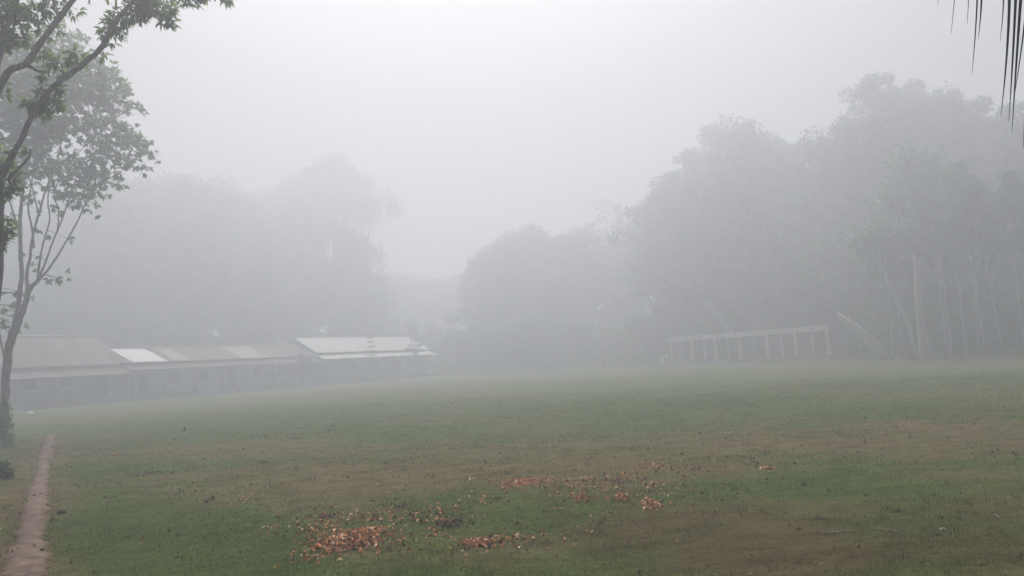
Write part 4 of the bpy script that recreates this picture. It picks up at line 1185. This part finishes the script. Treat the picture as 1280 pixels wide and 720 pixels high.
def leaf_pile(label, px, py, rx, ry, n, pal, mound, size=.055, slope=0.0, seed=0):
    b = ground_at(px, py); ex = (ground_at(px + rx, py) - b).length; ey = (ground_at(px, py - ry) - b).length
    ey = min(ey, ex * 1.6)
    rs = np.random.RandomState(seed + int(px * 7 + py))
    o = thing('leaf_pile', label, 'leaf pile', (b.x, b.y, float(H(b.x, b.y))), 0, 'fallen leaves on the field')
    r = np.abs(rs.normal(0, .55, n)); r = np.where(r > 1.5, rs.rand(n), r); a = rs.uniform(0, 6.283, n)
    lump = .75 + .5 * vnoise(np.cos(a) * 2 + px, np.sin(a) * 2 + py, .8)
    x = ex * r * np.cos(a) * lump; y = ey * r * np.sin(a) * lump + slope * x
    z = H(b.x + x, b.y + y) - float(H(b.x, b.y)) + .012 + mound * np.clip(1 - r * r, 0, 1) * rs.uniform(.15, 1, n)
    V_, F_, C_ = leaf_batch(rs, x, y, z, size, pal, .5)
    me = fast_mesh('fallen_leaves', V_, F_)
    ca = me.color_attributes.new('tone', 'FLOAT_COLOR', 'POINT'); ca.data.foreach_set('color', C_.astype(np.float32).ravel())
    c = link('fallen_leaves', me, M['litter'], o); c['kind'] = 'stuff'
    if mound > .03:
        mb = MB(); Vv = [(0, 0, mound * .4)]
        for j, q in enumerate((.35, .6, .8)):
            for k in range(14):
                an = 2 * math.pi * k / 14; w = q * rs.uniform(.85, 1.1)
                X, Yy = ex * w * math.cos(an), ey * w * math.sin(an)
                Vv.append((X, Yy + slope * X, float(H(b.x + X, b.y + Yy + slope * X) - H(b.x, b.y)) + mound * .4 * (1 - q * q) - (.03 if j == 2 else .008)))
        Ff = [(0, 1 + k, 1 + (k + 1) % 14) for k in range(14)] + [(1 + j * 14 + k, 1 + (j + 1) * 14 + k, 1 + (j + 1) * 14 + (k + 1) % 14, 1 + j * 14 + (k + 1) % 14) for j in range(2) for k in range(14)]
        mb.add(Vv, Ff); mb.build('heap_core', M['mulch'], o, True)
PILES = [('largest heap of red-brown fallen leaves on the turf', 440, 678, 45, 15.5, 1500, 'red', .07, .05, .25),
         ('thin dark scatter of leaves just behind the largest leaf heap', 408, 650, 20, 5, 70, 'dark', .01, .05, .1),
         ('long reddish drift of leaves, second in size after the largest heap', 655, 610, 34, 8.5, 480, 'red', .035, .05, 0),
         ('small round bright tan heap of curled leaves', 812, 637, 13, 6, 210, 'tan', .07, .05, 0),
         ('small cluster of pale leaves at the end of the long reddish drift', 590, 608, 8, 4, 34, 'pale', .02, .05, 0),
         ('loose brown heap beside the small round tan heap', 776, 629, 14, 6, 95, 'red', .02, .048, 0),
         ('loose pinkish-brown scatter in front of the long reddish drift', 727, 630, 18, 6, 85, 'red', .015, .048, 0),
         ('low flame-red heap with dark straggling ends', 597, 678, 20, 5, 200, 'red', .03, .05, 0),
         ('dark brown streak of leaves behind the flame-red heap', 564, 655, 26, 5, 170, 'dark', .02, .05, .1),
         ('small greyish clump of leaves behind the dark brown streak', 502, 638, 9, 4, 30, 'olive', .015, .05, 0),
         ('sparse line of pale leaves beyond the loose pinkish scatter', 722, 604, 22, 4, 55, 'pale', .006, .048, 0),
         ('thin brown scatter behind the loose brown heap', 772, 611, 18, 6, 55, 'dark', .006, .048, 0),
         ('small pale straw-coloured patch of leaves on green turf', 337, 666, 13, 4, 34, 'pale', .01, .05, 0),
         ('little pair of pale leaf clumps on the brown band of turf', 305, 628, 11, 3, 22, 'pale', .008, .05, 0),
         ('low olive leaf clump on the brown band of turf', 262, 630, 14, 3, 30, 'olive', .012, .05, 0),
         ('ragged leaf clump where the brown band meets the green', 226, 621, 13, 4, 34, 'olive', .015, .05, 0),
         ('long dark row of leaves across the turf near the path', 186, 593, 24, 3, 110, 'dark', .02, .06, 0),
         ('flat dark green-brown clump standing alone on the far turf', 328, 578, 11, 2.5, 70, 'olive', .03, .07, 0),
         ('short bright streak of leaves on the bare brown turf', 960, 593, 16, 3, 46, 'tan', .012, .05, 0),
         ('sparse far scatter of pinkish leaves near the top of the drifts', 820, 586, 24, 5, 60, 'red', .006, .05, 0),
         ('thin far scatter of reddish leaves on the hazy turf beyond the path', 143, 567, 14, 3, 30, 'red', .01, .06, 0)]
for i, p in enumerate(PILES): leaf_pile(*p, seed=i)

def scatter():
    rs = np.random.RandomState(90); VV, FF, CC, off = [], [], [], 0
    specs = [(1100, 'dark', 5, 12, .045), (1500, 'dark', 8, 28, .06), (110, 'pale', 5, 16, .03), (200, 'red', 6, 20, .035), (900, 'olive', 5, 22, .05)]
    for n, pal, y0, y1, sz in specs:
        y = y0 + (y1 - y0) * rs.rand(n) ** .8; x = rs.uniform(-1, 1, n) * (y * .69 + 1.5)
        k = vnoise(x, y, 1.1) + rs.normal(0, .25, n) > .4
        x, y = x[k], y[k]
        V_, F_, C_ = leaf_batch(rs, x, y, H(x, y) + .012, sz, pal, .5)
        VV.append(V_); FF.append(F_ + off); CC.append(C_); off += len(V_)
    # a looser halo among the drifts
    n = 2900; hubs = [(690, 618, 1.3, .8), (780, 612, .9, .9), (560, 650, .9, .5), (440, 665, .7, .5), (640, 640, 1.4, .8), (830, 590, 1.0, 1.1), (600, 676, .6, .3), (470, 650, 1.2, .7)]
    hk = rs.randint(0, len(hubs), n); hc = [ground_at(h[0], h[1]) for h in hubs]
    x = np.array([hc[k].x for k in hk]) + rs.normal(0, 1, n) * np.array([hubs[k][2] for k in hk]) * .7; y = np.array([hc[k].y for k in hk]) + rs.normal(0, 1, n) * np.array([hubs[k][3] for k in hk]) * .7
    kp = vnoise(x * 1.0, y + 77, .45) > .42; x, y = x[kp], y[kp]; n = len(x)
    for pal, sl in (('red', slice(0, int(n * .45))), ('dark', slice(int(n * .45), int(n * .9))), ('tan', slice(int(n * .9), n))):
        V_, F_, C_ = leaf_batch(rs, x[sl], y[sl], H(x[sl], y[sl]) + .012, .045, pal, .5)
        VV.append(V_); FF.append(F_ + off); CC.append(C_); off += len(V_)
    me = fast_mesh('scattered_leaves', np.concatenate(VV), np.concatenate(FF))
    ca = me.color_attributes.new('tone', 'FLOAT_COLOR', 'POINT'); ca.data.foreach_set('color', np.concatenate(CC).astype(np.float32).ravel())
    tag(link('scattered_leaves', me, M['litter']), 'single fallen leaves and bits scattered over the turf', 'leaf litter', None, 'stuff')
scatter()

def stick(label, p, q, r, seed):
    a, b = ground_at(*p), ground_at(*q); rng = random.Random(seed)
    o = None; mb = MB(); pts = []
    for i in range(7):
        c = a.lerp(b, i / 6); c += Vector((rng.uniform(-.012, .012), rng.uniform(-.02, .02), 0)); c.z = float(H(c.x, c.y)) + .012 + rng.uniform(0, .012)
        pts.append(c - a)
    mb.tube(pts, [r * (1 - .09 * i) for i in range(7)], 5, .1, rng)
    m = mb.build('dry_stick', M['stick'], None, True); m.location = a
    tag(m, label, 'stick')
stick('thin dry stick lying on bare ground before the green turf patch', (1033, 680), (1082, 676), .007, 1)
stick('pale short straw lying slanted on dull turf by a grey stone', (1243, 650), (1252, 657), .006, 2)
stick('long dark twig on the turf behind the flame-red heap', (690, 640), (722, 646), .008, 3)
stick('brown stalk lying beside the olive patch of turf', (1098, 672), (1150, 682), .006, 4)

def lump(name, label, cat, px, py, wpx, hpx, mat, seed):
    b = ground_at(px, py); s = wpx / FPX * b.length / 2; h = hpx / FPX * b.length
    rng = random.Random(seed); mb = MB(); Vv = [(0, 0, h)]
    for j, (q, z) in enumerate(((.45, .88), (.8, .6), (1, .25), (.95, -.25))):
        for k in range(10):
            an = 2 * math.pi * k / 10; w = s * q * rng.uniform(.75, 1.2)
            Vv.append((w * math.cos(an), w * math.sin(an) * .8, h * z * rng.uniform(.8, 1.15)))
    F_ = [(0, 1 + k, 1 + (k + 1) % 10) for k in range(10)] + [(1 + j * 10 + k, 1 + (j + 1) * 10 + k, 1 + (j + 1) * 10 + (k + 1) % 10, 1 + j * 10 + (k + 1) % 10) for j in range(3) for k in range(10)]
    mb.add(Vv, F_); m = mb.build(name, M[mat], None, True); b.z = float(H(b.x, b.y)); m.location = b
    tag(m, label, cat)
lump('earth_clod', 'dark clod of earth on green turf beside the path', 'clod', 77, 647, 9, 4, 'clod', 1)
lump('grey_stone', 'small grey stone half sunk in dull turf', 'stone', 1180, 674, 8, 2.2, 'concrete_dark', 2)
lump('dark_clod', 'blackish clod of earth beside the small grey stone', 'clod', 1174, 684, 6, 3.2, 'clod', 3)
lump('pale_stone', 'small pale stone before the rusty roofed building', 'stone', 37, 517, 7, 2.5, 'concrete', 4)
def stump():
    b = ground_at(231, 540); h = 7.5 / FPX * b.y; mb = MB(); rng = random.Random(6)
    mb.tube([(0, 0, -.05), (0, 0, h * .5), (.01, 0, h)], [.055, .05, .045], 8, .1, rng)
    m = mb.build('wooden_stake', M['timber'], None, True); b.z = float(H(b.x, b.y)); m.location = b
    tag(m, 'short wooden stake standing alone in the hazy turf', 'stake')
stump()

# ================================================================ HAZE
def haze():
    m, nt, out = new_mat('fog')
    v = nt.nodes.new('ShaderNodeVolumePrincipled')
    v.inputs['Color'].default_value = (.735, .782, .882, 1)
    v.inputs['Density'].default_value = HAZE_DENSITY
    v.inputs['Anisotropy'].default_value = HAZE_G
    nt.links.new(v.outputs[0], out.inputs['Volume'])
    o = MB().box(-470, 470, -470, 470, -1.6, 31).build('haze', m)
    o['kind'] = 'stuff'
    o['label'] = 'morning fog lying over the whole field'
haze()
